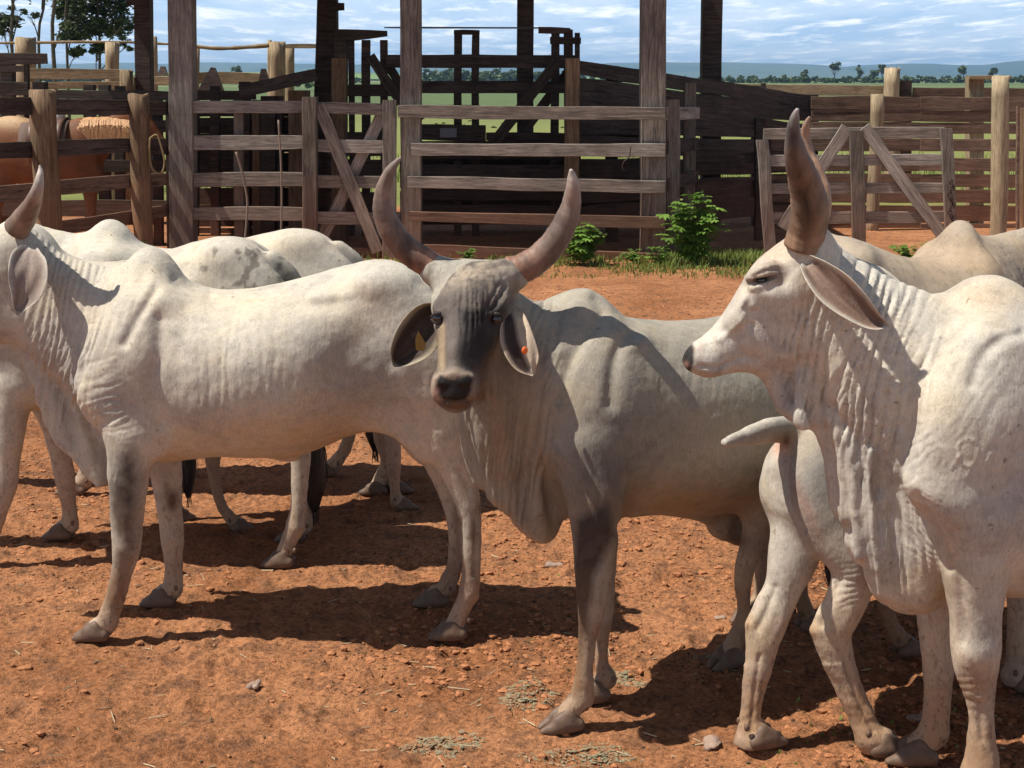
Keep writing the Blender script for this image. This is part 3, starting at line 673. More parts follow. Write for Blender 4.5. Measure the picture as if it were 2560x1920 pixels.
# ------------------------------------------------------------------ right bull, close, head in profile to the left
def build_right():
    b = Beast(2750, 3.98, 0.0, 0.0115)
    f = Field((-1.35, -.42, -.01), (.98, .44, 2.0), b.vox)
    f.loft(b.st([(2225, 960, 1240, .09), (2300, 850, 1400, .19), (2390, 770, 1460, .26), (2500, 745, 1478, .30), (2600, 762, 1472, .32), (2800, 800, 1462, .36),
        (3000, 800, 1440, .36), (3180, 770, 1370, .33), (3320, 790, 1330, .28), (3420, 880, 1280, .18), (3470, 980, 1180, .06)]), k=0.08, flat=0.0)
    f.tube(b.nl([(2065, 740, 0, 118, .125), (2150, 840, 0, 165, .14), (2255, 925, 0, 205, .18), (2370, 1000, 0, 235, .23)]), k=0.08)
    f.ell(b.T(2468, 790, 0)[0], (0.125, .12, 0.118), 0.06)
    # head
    f.tube(b.nl([(2020, 660, 0, 84, .12), (1962, 714, 0, 92, .125), (1905, 788, 0, 84, .10), (1850, 838, 0, 66, .078), (1800, 872, 0, 52, .062), (1762, 893, 0, 43, .068), (1738, 900, 0, 32, .060)]), k=0.04)
    f.tube(b.nl([(2010, 800, 0, 90, .10), (1945, 855, 0, 62, .09), (1885, 890, 0, 38, .062), (1820, 903, 0, 27, .045), (1775, 912, 0, 25, .045)]), k=0.04)
    for sg in (1, -1):
        f.tube(b.nl([(1930, 668, .10*sg, 18, .02), (1895, 682, .105*sg, 15, .018), (1868, 700, .09*sg, 10, .014)]), k=0.03)      # brow
        f.tube(b.nl([(1930, 730, .095*sg, 14, .02), (1880, 740, .09*sg, 16, .02), (1830, 800, .06*sg, 12, .02)]), k=0.04)   # cheek bone
        f.tube(b.nl([(1745, 868, .035*sg, 16, .02), (1738, 885, .042*sg, 18, .02)]), k=0.02)
        f.ell(b.T(1722, 880, .045*sg)[0], (.012, .014, .018), .012, 0.5, sub=True)
        f.ell(b.T(2030, 610, .07*sg)[0], (.055, .055, .06), .05)          # horn boss
        f.tube(b.nl([(2490, 850, .20*sg, 80, .06), (2430, 1040, .26*sg, 120, .07), (2370, 1210, .24*sg, 110, .08)]), k=0.10)
        f.tube(b.nl([(2370, 1200, .20*sg, 90, .08), (2440, 1290, .21*sg, 95, .09)]), k=0.08)
        f.tube(b.nl([(3200, 850, .18*sg, 120, .08), (3280, 1050, .20*sg, 150, .09), (3300, 1250, .19*sg, 110, .08), (3360, 1400, .19*sg, 60, .05)]), k=0.08)
        b.leg(f, b.nl([(3350, 1350, .19*sg, 65, .06), (3380, 1500, .19*sg, 45, .04), (3385, 1700, .19*sg, 34, .035), (3370, 1850, .19*sg, 36, .036)]), math.pi, .05, sc=1.1)
    b.leg(f, b.nl([(2435, 1290, .20, 100, .10), (2437, 1400, .20, 88, .085), (2440, 1530, .20, 66, .066), (2440, 1640, .20, 58, .060), (2446, 1715, .20, 44, .045), (2453, 1775, .20, 35, .036), (2452, 1850, .20, 37, .038), (2448, 1925, .20, 44, .045)]), math.pi, 0.04, sc=1.15)
    b.leg(f, b.nl([(2345, 1380, -.15, 80, .08), (2340, 1500, -.15, 52, .06), (2341, 1610, -.15, 42, .048), (2346, 1690, -.15, 38, .045), (2343, 1770, -.15, 33, .032), (2330, 1835, -.15, 38, .038)]), math.pi, 0.04, sc=1.1)
    # brisket and dewlap folds
    f.sheet(b.poly([(1885, 905), (1918, 975), (1941, 1028), (1985, 1060), (2033, 1075), (2055, 1127), (2066, 1194), (2077, 1277), (2094, 1306), (2113, 1300), (2112, 1355), (2124, 1385), (2138, 1405), (2158, 1390), (2166, 1440), (2188, 1484), (2199, 1500), (2235, 1520), (2277, 1530), (2330, 1518), (2400, 1480), (2440, 1250), (2300, 1000), (2060, 850)]), 0.040, 0, (0.022, 62, 0.25), 0.05)
    f.sheet(b.poly([(2080, 960), (2110, 1180), (2130, 1350), (2150, 1380), (2190, 1470), (2290, 1490), (2340, 1200), (2250, 980)]), 0.035, -.045, (0.012, 70, 0.2), 0.06)
    f.tube(b.nl([(2250, 1180, 0, 50, .06), (2275, 1330, 0, 75, .10), (2290, 1440, 0, 70, .10)]), k=0.08)
    f.tube(b.nl([(2000, 930, .05, 12, .014), (1998, 1000, .055, 13, .015), (1998, 1045, .06, 20, .02), (2008, 1062, .06, 18, .02)]), k=0.02)
    f.tube(b.nl([(2080, 1030, .05, 16, .02), (2112, 1160, .06, 17, .02), (2118, 1290, .05, 14, .018)]), k=0.02)
    f.tube(b.nl([(2120, 1080, .075, 13, .016), (2138, 1250, .085, 13, .016), (2146, 1390, .07, 14, .018)]), k=0.02)
    f.tube(b.nl([(2200, 1250, .08, 16, .02), (2205, 1380, .09, 14, .018), (2198, 1480, .06, 12, .016)]), k=0.02)
    f.tube(b.nl([(2170, 1130, .10, 12, .016), (2176, 1300, .10, 12, .016), (2190, 1420, .08, 10, .014)]), k=0.02)
    def det(px, py, l, V, Nn):
        near = np.clip(l/0.03, 0, 1)*0.5+0.5
        nk = softpoly(px, py, [(2110, 640), (2200, 690), (2330, 745), (2370, 900), (2310, 1060), (2250, 1180), (2160, 1150), (2030, 1060), (1960, 980), (1960, 850), (2010, 760), (2060, 700)], 35)
        h = 0.0125*wrinkle(px, py, 28, 14, 18, 120, 330, 1, 0.45)*nk
        jw = softpoly(px, py, [(1930, 740), (2010, 730), (2020, 900), (1960, 930), (1920, 880)], 18); h += 0.0055*wrinkle(px, py, 18, 5, 8, 90, 300, 2)*jw
        lo = softpoly(px, py, [(2030, 1080), (2250, 1120), (2280, 1480), (2190, 1480), (2080, 1300)], 20); h += 0.0065*wrinkle(px, py, 30, -4, 16, 100, 360, 3, 0.6)*lo
        br = softpoly(px, py, [(2200, 1240), (2300, 1260), (2350, 1420), (2230, 1440)], 25); h += 0.010*wrinkle(px, py, 24, -6, 14, 90, 300, 5)*br
        cr = gauss(px, py, 2235, 1100, 110, 150); h += 0.0038*wrinkle(px, py, 34, 62, 26, 60, 90, 4, .55)*cr
        ax = gauss(px, py, 2330, 1330, 55, 80); h += 0.004*wrinkle(px, py, 20, 120, 16, 60, 100, 8)*ax
        h += 0.0014*wrinkle(px, py, 46, 28, 30, 100, 260, 9, .5)*gauss(px, py, 2420, 1060, 150, 230)
        h -= near*(0.010*groove(px, py, [(2560, 830), (2500, 850), (2450, 900), (2430, 960)], 16)+0.012*gauss(px, py, 2500, 810, 60, 24, 5)+0.009*groove(px, py, [(2080, 1020), (2140, 1100), (2180, 1200), (2210, 1300)], 13)
            +0.010*groove(px, py, [(2290, 1240), (2340, 1330), (2370, 1420)], 14)+0.012*gauss(px, py, 2270, 1090, 30, 80))
        # face: eye lids, tear groove, cheek muscles, mouth line, nostril rim
        h -= near*(0.008*groove(px, py, [(1872, 707), (1890, 700), (1912, 700), (1938, 690)], 5)+0.006*groove(px, py, [(1866, 715), (1872, 745), (1866, 775)], 10)+0.005*groove(px, py, [(1945, 672), (1915, 676), (1885, 690)], 4)
            +0.007*groove(px, py, [(1752, 915), (1790, 918), (1825, 905), (1850, 895)], 5)+0.006*groove(px, py, [(1815, 830), (1850, 880), (1890, 900)], 11)+0.008*gauss(px, py, 1960, 700, 18, 26)+0.006*groove(px, py, [(1880, 775), (1865, 800), (1880, 815)], 7))
        h += near*(0.008*groove(px, py, [(1945, 692), (1912, 712), (1878, 722)], 8)+0.005*groove(px, py, [(1940, 682), (1908, 688), (1876, 700)], 4)+0.003*groove(px, py, [(1930, 660), (1900, 672), (1872, 690)], 12)+0.006*gauss(px, py, 1855, 800, 18, 18)+0.006*gauss(px, py, 1905, 860, 34, 30)+0.006*groove(px, py, [(1890, 760), (1840, 815), (1800, 850)], 9)+0.006*gauss(px, py, 1775, 925, 26, 14))
        # brand scars
        for P in ([(2400, 1150), (2395, 1115), (2415, 1098), (2440, 1105), (2444, 1140), (2425, 1165), (2405, 1160)], [(2425, 1165), (2422, 1185), (2418, 1195)], [(2398, 1140), (2385, 1160), (2378, 1172)],
                  [(2470, 1150), (2478, 1132), (2495, 1132), (2503, 1148), (2497, 1168), (2480, 1174), (2470, 1165), (2470, 1150)], [(2468, 1150), (2460, 1185), (2455, 1210)]):
            h += 0.0024*near*groove(px, py, P, 3.6)
        h += near*(0.012*gauss(px, py, 2395, 1290, 60, 50)+0.010*gauss(px, py, 2440, 1640, 45, 40))
        h -= near*(0.008*groove(px, py, [(2390, 1330), (2400, 1450), (2410, 1600)], 14)+0.007*groove(px, py, [(2448, 1760), (2455, 1850)], 8)*1+0.006*groove(px, py, [(2350, 1710), (2350, 1790)], 7))
        lowl = np.clip((.72-V[:, 2])/.15, 0, 1)*(py > 1500); h += 0.0035*fbm(V*6, 3)+0.0018*fbm(V*24, 3)+lowl*.0045*fbm(V*np.array([24, 24, 11.]), 3)
        h += near*0.0035*wrinkle(px, py, 22, 95, 16, 90, 90, 12)*gauss(px, py, 2450, 1740, 60, 50)
        return h
    b.finish(f, 1, det)
    V, px, py = b.V, b.px, b.py; nz = fbm(V*8, 4)
    col = paint((0.545, 0.51, 0.445), px, py, [((2460, 740, 110, 60), (0.52, 0.40, 0.27), .7), ((2380, 980, 60, 200), (0.54, 0.46, 0.33), .5), ((2500, 960, 90, 90), (0.54, 0.50, 0.42), .5), ((1935, 620, 60, 60), (0.52, 0.36, 0.24), .7), ((1890, 690, 60, 26, -15), (0.34, 0.27, 0.22), .75),
        ((1830, 760, 22, 70, 35), (0.42, 0.36, 0.30), .55), ((1905, 700, 34, 7, -12), (0.03, 0.022, 0.02), 1.0), ((1950, 690, 18, 22), (0.22, 0.18, 0.16), .7), ((2090, 1250, 70, 160), (0.52, 0.45, 0.37), .5),
        ((2440, 1710, 60, 45), (0.28, 0.17, 0.09), .75), ((2400, 1560, 60, 70), (0.50, 0.41, 0.30), .5), ((2340, 1750, 60, 130), (0.50, 0.40, 0.28), .6), ((2440, 1880, 70, 120), (0.34, 0.235, 0.15), .8), ((2455, 1580, 24, 60), (0.30, 0.27, 0.24), .5), ((2335, 1830, 60, 60), (0.40, 0.28, 0.17), .7),
        ((2320, 1460, 120, 60), (0.46, 0.36, 0.24), .7), ((2370, 1400, 40, 90), (0.42, 0.34, 0.25), .5), ((2480, 1250, 80, 70), (0.40, 0.37, 0.33), .45), ((2560, 1200, 60, 90), (0.38, 0.36, 0.34), .5)])
    def mk(m, c, k):
        nonlocal col; m = np.clip(m, 0, 1)[:, None]*k; col = col*(1-m)+np.array(c)*m
    mk(softpoly(px, py, [(1690, 845), (1722, 846), (1737, 870), (1736, 905), (1724, 938), (1690, 930)], 4), (0.011, 0.009, 0.009), .97)
    mk(gauss(px, py, 1716, 912, 8, 8), (0.45, 0.25, 0.20), .8)
    mk(gauss(px, py, 1748, 865, 14, 18), (0.62, 0.48, 0.38), .5)
    mk(softpoly(px, py, [(1750, 930), (1800, 935), (1815, 905), (1790, 925)], 8), (0.2, 0.16, 0.13), .6)
    for P in ([(2400, 1150), (2395, 1115), (2415, 1098), (2440, 1105), (2444, 1140), (2425, 1165)], [(2470, 1150), (2478, 1132), (2495, 1132), (2503, 1148), (2497, 1168), (2480, 1174)]): mk(groove(px, py, P, 3.5), (0.66, 0.60, 0.52), .6)
    col *= (1+0.08*fbm(V*3.1, 3)+0.06*nz)[:, None]
    o = put_body(b, 'zebu_bull', 'big pale bull standing nearest on the right, wrinkled neck, head in profile with eye shut', 'humped bulls in the corral', np.clip(col, 0.01, 1))
    b.shoe(o)
    hc = [(0, (0.26, 0.16, 0.10)), (0.3, (0.17, 0.115, 0.08)), (0.55, (0.19, 0.12, 0.085)), (0.8, (0.12, 0.10, 0.092)), (1, (0.30, 0.28, 0.27))]
    def hn(rows): return [b.T(*e[:3])[0]+[e[3]*b.T(*e[:3])[1]] for e in rows]
    horn(o, hn([(2010, 615, .08, 50), (2020, 565, .10, 48), (2024, 510, .13, 47), (2010, 450, .16, 40), (1990, 385, .22, 29), (1983, 330, .25, 18), (1988, 290, .27, 11), (1994, 272, .28, 4)]), hc, streak=(.1, .42, .38))
    horn(o, hn([(2010, 612, -.08, 42), (2028, 560, -.12, 40), (2045, 500, -.17, 34), (2040, 440, -.20, 24), (2022, 390, -.22, 17), (2013, 345, -.22, 13), (2017, 310, -.20, 9), (2024, 292, -.19, 3)]), [(0, (0.30, 0.17, 0.10)), (1, (0.24, 0.16, 0.12))])
    ear(o, b, [(2010, 650, .125, 20, 16), (2038, 680, .165, 38, 32), (2082, 724, .20, 52, 42), (2135, 768, .22, 45, 36), (2185, 802, .225, 24, 24), (2222, 814, .225, 4, 4)], 0.045, (0.60, 0.55, 0.47), (0.20, 0.135, 0.105), 0.006)
    ear(o, b, [(2035, 635, -.13, 14, 14), (2090, 655, -.19, 26, 26), (2150, 680, -.23, 30, 28), (2205, 695, -.25, 24, 22), (2256, 712, -.26, 3, 3)], -0.03, (0.60, 0.55, 0.47), (0.20, 0.135, 0.105), 0.006)
    for sg in (1, -1): uvball('eye', 0.016, EYE, o, b.T(1904, 701, .0945*sg)[0])
    tail_switch(o, [b.T(3470, 1350, 0)[0]+[.02], b.T(3474, 1450, 0)[0]+[.035], b.T(3470, 1560, 0)[0]+[.03], b.T(3468, 1620, 0)[0]+[.008]])
    return o
BULL_C = build_right()
# ------------------------------------------------------------------ centre bull, looking at the camera
def build_centre():
    a = math.radians(34); b = Beast(1560, 4.75, a, 0.0105)
    view = (math.sin(a), math.cos(a), 0)
    f = Field((-.92, -.50, -.01), (.95, .46, 1.62), b.vox)
    f.loft(b.st([(1330, 860, 1120, .14), (1380, 815, 1240, .225), (1440, 795, 1300, .27), (1500, 790, 1296, .285), (1560, 793, 1284, .30), (1630, 803, 1278, .325),
        (1720, 806, 1278, .335), (1800, 800, 1270, .32), (1870, 785, 1240, .29), (1930, 785, 1180, .25), (1985, 815, 1120, .18), (2020, 880, 1050, .10)]), k=0.07, flat=-0.05)
    f.ell(b.T(1442, 818, 0)[0], (.125, .12, .124), .06)
    f.tube(b.nl([(1500, 800, 0, 30, .06), (1470, 770, 0, 34, .08)]), k=0.06)
    # neck
    V_ = view
    f.tube(b.nY([(1215, 800, 4.50, 88, .10), (1265, 870, 4.52, 112, .13), (1330, 950, 4.56, 140, .16), (1400, 1020, 4.62, 165, .2)]), side=V_, k=0.08)
    f.tube(b.nY([(1240, 775, 4.52, 55, .08), (1315, 850, 4.60, 88, .11), (1400, 880, 4.70, 110, .13)]), side=V_, k=0.08)
    # dewlap
    def pz(pts): 
        return [[b.TY(x, y, 4.50)[0][i] for i in (0, 2)] for x, y in pts]
    f.sheet(pz([(1160, 960), (1153, 1035), (1151, 1085), (1165, 1119), (1178, 1167), (1188, 1235), (1225, 1266), (1259, 1285), (1283, 1315), (1322, 1344), (1360, 1368), (1399, 1374), (1428, 1360), (1470, 1290), (1480, 1100), (1380, 980), (1260, 900)]), 0.030, -b.TY(1300, 1150, 4.50)[0][1]*-1, (0.018, 60, 0.2), 0.06)
    f.tube(b.nY([(1190, 960, 4.42, 34, .05), (1165, 1040, 4.44, 16, .03), (1172, 1110, 4.46, 22, .03), (1200, 1200, 4.48, 22, .03)]), side=V_, k=0.04)
    f.tube(b.nY([(1235, 930, 4.42, 50, .07), (1235, 1050, 4.44, 60, .07), (1250, 1150, 4.46, 50, .045)]), side=V_, k=0.06)
    # head
    f.tube(b.nY([(1185, 716, 4.45, 88, .075), (1181, 735, 4.42, 94, .095), (1173, 775, 4.38, 91, .105), (1167, 825, 4.34, 80, .095), (1157, 880, 4.29, 63, .08), (1144, 930, 4.25, 54, .065), (1136, 968, 4.215, 59, .060), (1137, 992, 4.20, 44, .05)]), side=V_, k=0.03)
    f.tube(b.nY([(1232, 790, 4.46, 42, .10), (1218, 860, 4.43, 42, .09), (1196, 920, 4.38, 30, .06), (1160, 985, 4.28, 28, .05)]), side=V_, k=0.04)
    f.tube(b.nY([(1088, 676, 4.47, 40, .055), (1130, 696, 4.45, 48, .06), (1185, 702, 4.44, 50, .06), (1240, 696, 4.45, 48, .06), (1284, 686, 4.47, 42, .055)]), side=V_, k=0.03)
    f.tube(b.nY([(1150, 1003, 4.22, 26, .03), (1140, 1008, 4.21, 20, .025)]), side=V_, k=0.02)
    for x, s in ((1094, -1), (1245, 1)):
        f.tube(b.nY([(x-s*4, 742, 4.37, 13, .02), (x+s*3, 770, 4.355, 12, .02), (x+s*2, 786, 4.36, 8, .015)]), side=V_, k=0.02)
    for x, q in ((1098, -1), (1170, 1)):
        f.tube(b.nY([(x-q*2, 948, 4.175, 15, .02), (x+q*5, 968, 4.17, 13, .02), (x+q*2, 985, 4.18, 10, .02)]), side=V_, k=.02)
        f.tube(b.nY([(x-q*6, 962, 4.135, 9, .018), (x+q*1, 974, 4.14, 7, .015)]), side=V_, k=.008, sub=True)
    f.tube(b.nY([(1134, 948, 4.17, 30, .03), (1134, 985, 4.165, 26, .03)]), side=V_, k=.02)
    # shoulder, legs
    f.tube(b.nl([(1525, 880, .13, 60, .05), (1515, 1000, .17, 95, .06), (1495, 1130, .18, 110, .07)]), k=0.15)
    f.tube(b.nl([(1460, 860, -.13, 62, .06), (1440, 1000, -.17, 95, .07), (1440, 1140, -.17, 90, .08)]), k=0.09)
    HA = -math.pi-a+.25
    b.leg(f, b.nY([(1470, 1120, 4.44, 92, .11), (1490, 1230, 4.42, 80, .10), (1487, 1320, 4.41, 60, .08), (1484, 1400, 4.40, 50, .06), (1481, 1480, 4.39, 43, .05), (1478, 1540, 4.38, 35, .04), (1470, 1595, 4.38, 26, .03), (1464, 1660, 4.37, 22, .027), (1458, 1715, 4.37, 26, .032), (1450, 1750, 4.37, 27, .032)]), HA, side=V_, k=0.04)
    b.leg(f, b.nY([(1490, 1250, 4.72, 66, .09), (1500, 1380, 4.68, 44, .055), (1503, 1480, 4.65, 34, .045), (1505, 1535, 4.63, 30, .038), (1503, 1600, 4.61, 20, .026), (1502, 1660, 4.60, 20, .026), (1508, 1700, 4.59, 24, .03)]), HA, side=V_, k=0.035)
    # hind quarters
    for sg, nod in ((1, [(1900, 1150, .17, 90, .08), (1905, 1260, .16, 62, .07), (1890, 1340, .15, 38, .045), (1868, 1400, .14, 30, .036), (1858, 1455, .13, 25, .03), (1858, 1520, .12, 18, .024), (1855, 1555, .12, 20, .026), (1842, 1585, .12, 20, .026)]),
                   (-1, [(1900, 1130, -.17, 80, .08), (1915, 1250, -.17, 50, .06), (1910, 1330, -.17, 33, .04), (1905, 1390, -.16, 24, .03), (1900, 1460, -.16, 18, .024), (1896, 1500, -.16, 20, .026), (1885, 1525, -.16, 18, .024)])):
        f.tube(b.nl([(1890, 860, .16*sg, 60, .07), (1930, 980, .17*sg, 90, .08), (1930, 1090, .17*sg, 85, .08)]), k=0.09)
        b.leg(f, b.nl(nod[:-1]), math.pi, 0.05)
    f.sheet(b.poly([(1600, 1265), (1680, 1282), (1740, 1298), (1795, 1328), (1825, 1350), (1845, 1360), (1868, 1352), (1900, 1330), (1950, 1290), (1960, 1220), (1700, 1200)]), 0.045, 0, (0, 1, 0), 0.05)
    f.tube(b.nl([(1800, 1318, 0, 30, .05), (1845, 1345, 0, 17, .025)]), k=0.03)
    f.tube(b.nl([(1990, 840, 0, 22, .03), (2030, 900, 0, 20, .03), (2045, 1000, 0, 16, .02), (2045, 1120, 0, 12, .015)]), k=0.03)
    def det(px, py, l, V, Nn):
        Yw = b.world(V)[:, 1]; body = l > -0.05
        hd = softpoly(px, py, [(1075, 640), (1275, 640), (1275, 780), (1225, 860), (1200, 1000), (1150, 1020), (1075, 1000), (1080, 760)], 6)
        nb = 1-hd
        h = np.zeros_like(px)
        nk = softpoly(px, py, [(1310, 770), (1370, 740), (1400, 800), (1390, 950), (1420, 1020), (1370, 1020), (1320, 900)], 16)*nb
        h += 0.010*wrinkle(px, py, 25, 14, 10, 90, 260, 3, .6)*nk
        th = softpoly(px, py, [(1180, 980), (1300, 800), (1380, 940), (1400, 1150), (1300, 1330), (1220, 1260), (1160, 1110)], 24)*nb
        h += 0.0075*wrinkle(px, py, 21, 3, 10, 90, 420, 5)*th
        h += 0.0014*wrinkle(px, py, 26, 4, 12, 70, 260, 7)*softpoly(px, py, [(1560, 900), (1900, 900), (1900, 1200), (1600, 1240)], 60)
        h -= nb*body*(0.012*groove(px, py, [(1490, 745), (1508, 780), (1485, 820)], 16)+0.014*groove(px, py, [(1570, 840), (1545, 880), (1530, 950), (1525, 1010)], 18)
            +0.009*groove(px, py, [(1470, 830), (1430, 900), (1395, 1000)], 14)+0.010*groove(px, py, [(1560, 1200), (1565, 1260), (1550, 1320)], 16)+0.010*gauss(px, py, 1480, 800, 30, 30))
        h += nb*body*(0.012*gauss(px, py, 1600, 860, 30, 22)+0.010*gauss(px, py, 1500, 1020, 60, 80)+0.010*groove(px, py, [(1420, 800), (1400, 880)], 18))
        # forehead creases, brow, nose
        fw = gauss(px, py, 1175, 775, 85, 62)*hd
        h += 0.0085*wrinkle(px, py, 15, 0, 6, 40, 160, 11, .6)*fw
        h += 0.006*groove(px, py, [(1272, 712), (1262, 742), (1240, 775)], 5)*hd - 0.007*groove(px, py, [(1262, 715), (1250, 742), (1228, 775)], 5)*hd-0.006*groove(px, py, [(1246, 712), (1232, 740), (1212, 775), (1205, 800)], 4)*hd
        h -= hd*(0.010*gauss(px, py, 1098, 797, 14, 12)+0.010*gauss(px, py, 1238, 797, 18, 16))
        h += hd*(0.008*groove(px, py, [(1085, 745), (1088, 770), (1098, 786)], 7)+0.008*groove(px, py, [(1262, 750), (1250, 775), (1228, 786)], 8)+0.005*groove(px, py, [(1150, 800), (1140, 880), (1132, 930)], 20)
            +0.006*groove(px, py, [(1092, 950), (1086, 975), (1092, 1000)], 9)+0.006*groove(px, py, [(1178, 945), (1188, 965), (1180, 990)], 9)+0.006*groove(px, py, [(1105, 940), (1135, 936), (1170, 942)], 8)+0.009*gauss(px, py, 1108, 957, 13, 9)+0.009*gauss(px, py, 1160, 955, 13, 9))
        h -= hd*(0.007*groove(px, py, [(1112, 1003), (1140, 1006), (1172, 998)], 4)+0.006*groove(px, py, [(1104, 810), (1106, 870), (1108, 920)], 8)+0.006*groove(px, py, [(1205, 830), (1190, 890)], 12))
        lowl = np.clip((.6-V[:, 2])/.15, 0, 1); h += lowl*.0035*fbm(V*np.array([26, 26, 9.]), 3)
        h += 0.004*(1-hd)*fbm(V*6, 3)+0.0020*fbm(V*24, 3)+gauss(px, py, 1185, 680, 120, 34)*hd*(0.005*fbm(V*70, 3)+.004*fbm(V*26, 3))
        h -= 0.006*groove(px, py, [(1482, 1590), (1478, 1690)], 7)
        return h
    b.finish(f, 1, det)
    V, px, py = b.V, b.px, b.py; l = -V[:, 1]; nz = fbm(V*8, 4); n2 = fbm(V*20, 4)
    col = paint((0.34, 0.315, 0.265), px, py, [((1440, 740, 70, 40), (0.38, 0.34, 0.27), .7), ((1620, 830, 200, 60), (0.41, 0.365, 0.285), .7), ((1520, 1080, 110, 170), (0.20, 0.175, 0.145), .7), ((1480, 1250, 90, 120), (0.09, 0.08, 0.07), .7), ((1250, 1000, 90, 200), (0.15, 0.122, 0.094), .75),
        ((1700, 1250, 200, 50), (0.36, 0.24, 0.13), .7), ((1300, 1150, 80, 200), (0.33, 0.27, 0.20), .6), ((1250, 1120, 40, 130), (0.36, 0.25, 0.14), .5), ((1350, 1330, 80, 50), (0.42, 0.32, 0.22), .7),  # warm tone along the belly paints in ground bounce
        ((1845, 1355, 30, 16), (0.05, 0.04, 0.035), .9), ((1855, 1420, 40, 60), (0.50, 0.44, 0.33), .8), ((1850, 1530, 40, 70), (0.44, 0.31, 0.18), .8)])
    def mk(m, c, k):
        nonlocal col; m = np.clip(m, 0, 1)[:, None]*k; col = col*(1-m)+np.array(c)*m
    hd = softpoly(px, py, [(1060, 620), (1300, 620), (1285, 760), (1240, 840), (1205, 1000), (1150, 1030), (1065, 1010), (1075, 760)], 10)*(l > 0)
    mk(hd, (0.095, 0.078, 0.070), .95)
    mk(hd*gauss(px, py, 1180, 675, 125, 45)*(0.8+1.6*fbm(V*50, 3)), (0.36, 0.30, 0.235), .9)
    mk(hd*gauss(px, py, 1083, 690, 26, 34), (0.42, 0.38, 0.33), .6); mk(hd*gauss(px, py, 1278, 700, 34, 34), (0.36, 0.32, 0.28), .7)
    mk(np.clip(hd*softpoly(px, py, [(1150, 775), (1190, 775), (1262, 770), (1262, 850), (1215, 890), (1200, 925), (1160, 930), (1146, 880), (1158, 820)], 12)*1.2, 0, 1), (0.020, 0.017, 0.018), .96)
    mk(hd*gauss(px, py, 1200, 735, 26, 30), (0.06, 0.05, 0.048), .6)
    mk(hd*gauss(px, py, 1238, 800, 38, 34), (0.045, 0.036, 0.034), .85)  # shadow over the right eye socket painted into the colour
    mk(hd*softpoly(px, py, [(1094, 800), (1112, 812), (1114, 860), (1112, 925), (1098, 935), (1092, 880)], 6), (0.36, 0.27, 0.17), .8)
    mk(hd*gauss(px, py, 1126, 850, 14, 70), (0.17, 0.145, 0.135), .8)
    mk(hd*softpoly(px, py, [(1084, 935), (1140, 922), (1192, 938), (1202, 975), (1190, 1006), (1070, 1006), (1072, 970)], 6), (0.34, 0.26, 0.20), .85)
    mk(hd*gauss(px, py, 1196, 970, 22, 50), (0.17, 0.125, 0.095), .85); mk(hd*softpoly(px, py, [(1100, 1002), (1180, 1000), (1170, 1024), (1120, 1024)], 5), (0.10, 0.065, 0.04), .9)
    mk(hd*gauss(px, py, 1136, 928, 40, 9), (0.20, 0.17, 0.15), .6)
    nosep = softpoly(px, py, [(1093, 950), (1102, 940), (1120, 945), (1134, 949), (1150, 944), (1168, 938), (1179, 950), (1177, 975), (1166, 1000), (1140, 1006), (1110, 1002), (1096, 985)], 4)*hd
    mk(nosep, (0.0105, 0.0095, 0.010), .98)
    mk(hd*gauss(px, py, 1092, 980, 7, 10), (0.45, 0.28, 0.22), .8); mk(gauss(px, py, 1145, 1014, 30, 6)*hd, (0.16, 0.09, 0.05), .8)
    dk = softpoly(px, py, [(1440, 1300), (1520, 1260), (1535, 1340), (1480, 1440), (1475, 1520), (1462, 1600), (1452, 1720), (1436, 1740), (1440, 1560), (1432, 1480)], 14)*(l > -0.2)
    mk(dk*(1.2+0.5*nz), (0.028, 0.024, 0.023), .96)
    mk(gauss(px, py, 1508, 1240, 70, 90)*(0.7+nz), (0.10, 0.09, 0.085), .6)
    mk(gauss(px, py, 1480, 1530, 12, 22), (0.42, 0.34, 0.24), .8)
    mk(softpoly(px, py, [(1485, 1560), (1530, 1560), (1535, 1760), (1490, 1760)], 10), (0.20, 0.13, 0.09), .6)
    col *= (1+0.10*fbm(V*3.1, 3)+0.10*n2)[:, None]
    o = put_body(b, 'zebu_bull', 'brownish grey bull in the middle looking at the camera between tall upswept horns', 'humped bulls in the corral', np.clip(col, 0.01, 1))
    b.shoe(o)
    def hn(rows): return [b.TY(*e[:3])[0]+[e[3]*b.TY(*e[:3])[1]] for e in rows]
    hc = [(0, (0.25, 0.13, 0.085)), (0.3, (0.17, 0.11, 0.085)), (0.6, (0.16, 0.115, 0.095)), (0.85, (0.24, 0.18, 0.15)), (1, (0.34, 0.30, 0.27))]
    horn(o, hn([(1092, 676, 4.47, 36), (1058, 652, 4.47, 35), (1014, 622, 4.47, 34), (980, 580, 4.46, 32), (960, 530, 4.45, 28), (959, 480, 4.44, 22), (973, 432, 4.42, 14), (991, 406, 4.41, 8), (1002, 394, 4.40, 2.5)]), hc)
    horn(o, hn([(1275, 682, 4.47, 40), (1305, 672, 4.47, 38), (1345, 648, 4.48, 36), (1384, 608, 4.48, 34), (1412, 560, 4.48, 31), (1428, 512, 4.47, 25), (1432, 470, 4.45, 18), (1430, 440, 4.44, 11), (1427, 424, 4.43, 4)]), hc)
    el = ear(o, b, [(1098, 768, 4.44, 16, 16), (1072, 795, 4.42, 44, 44), (1040, 845, 4.40, 58, 54), (1005, 890, 4.39, 34, 36), (984, 916, 4.39, 4, 4)], -0.035, (0.42, 0.36, 0.26), (0.055, 0.038, 0.032), 0.005, fn=b.TY)
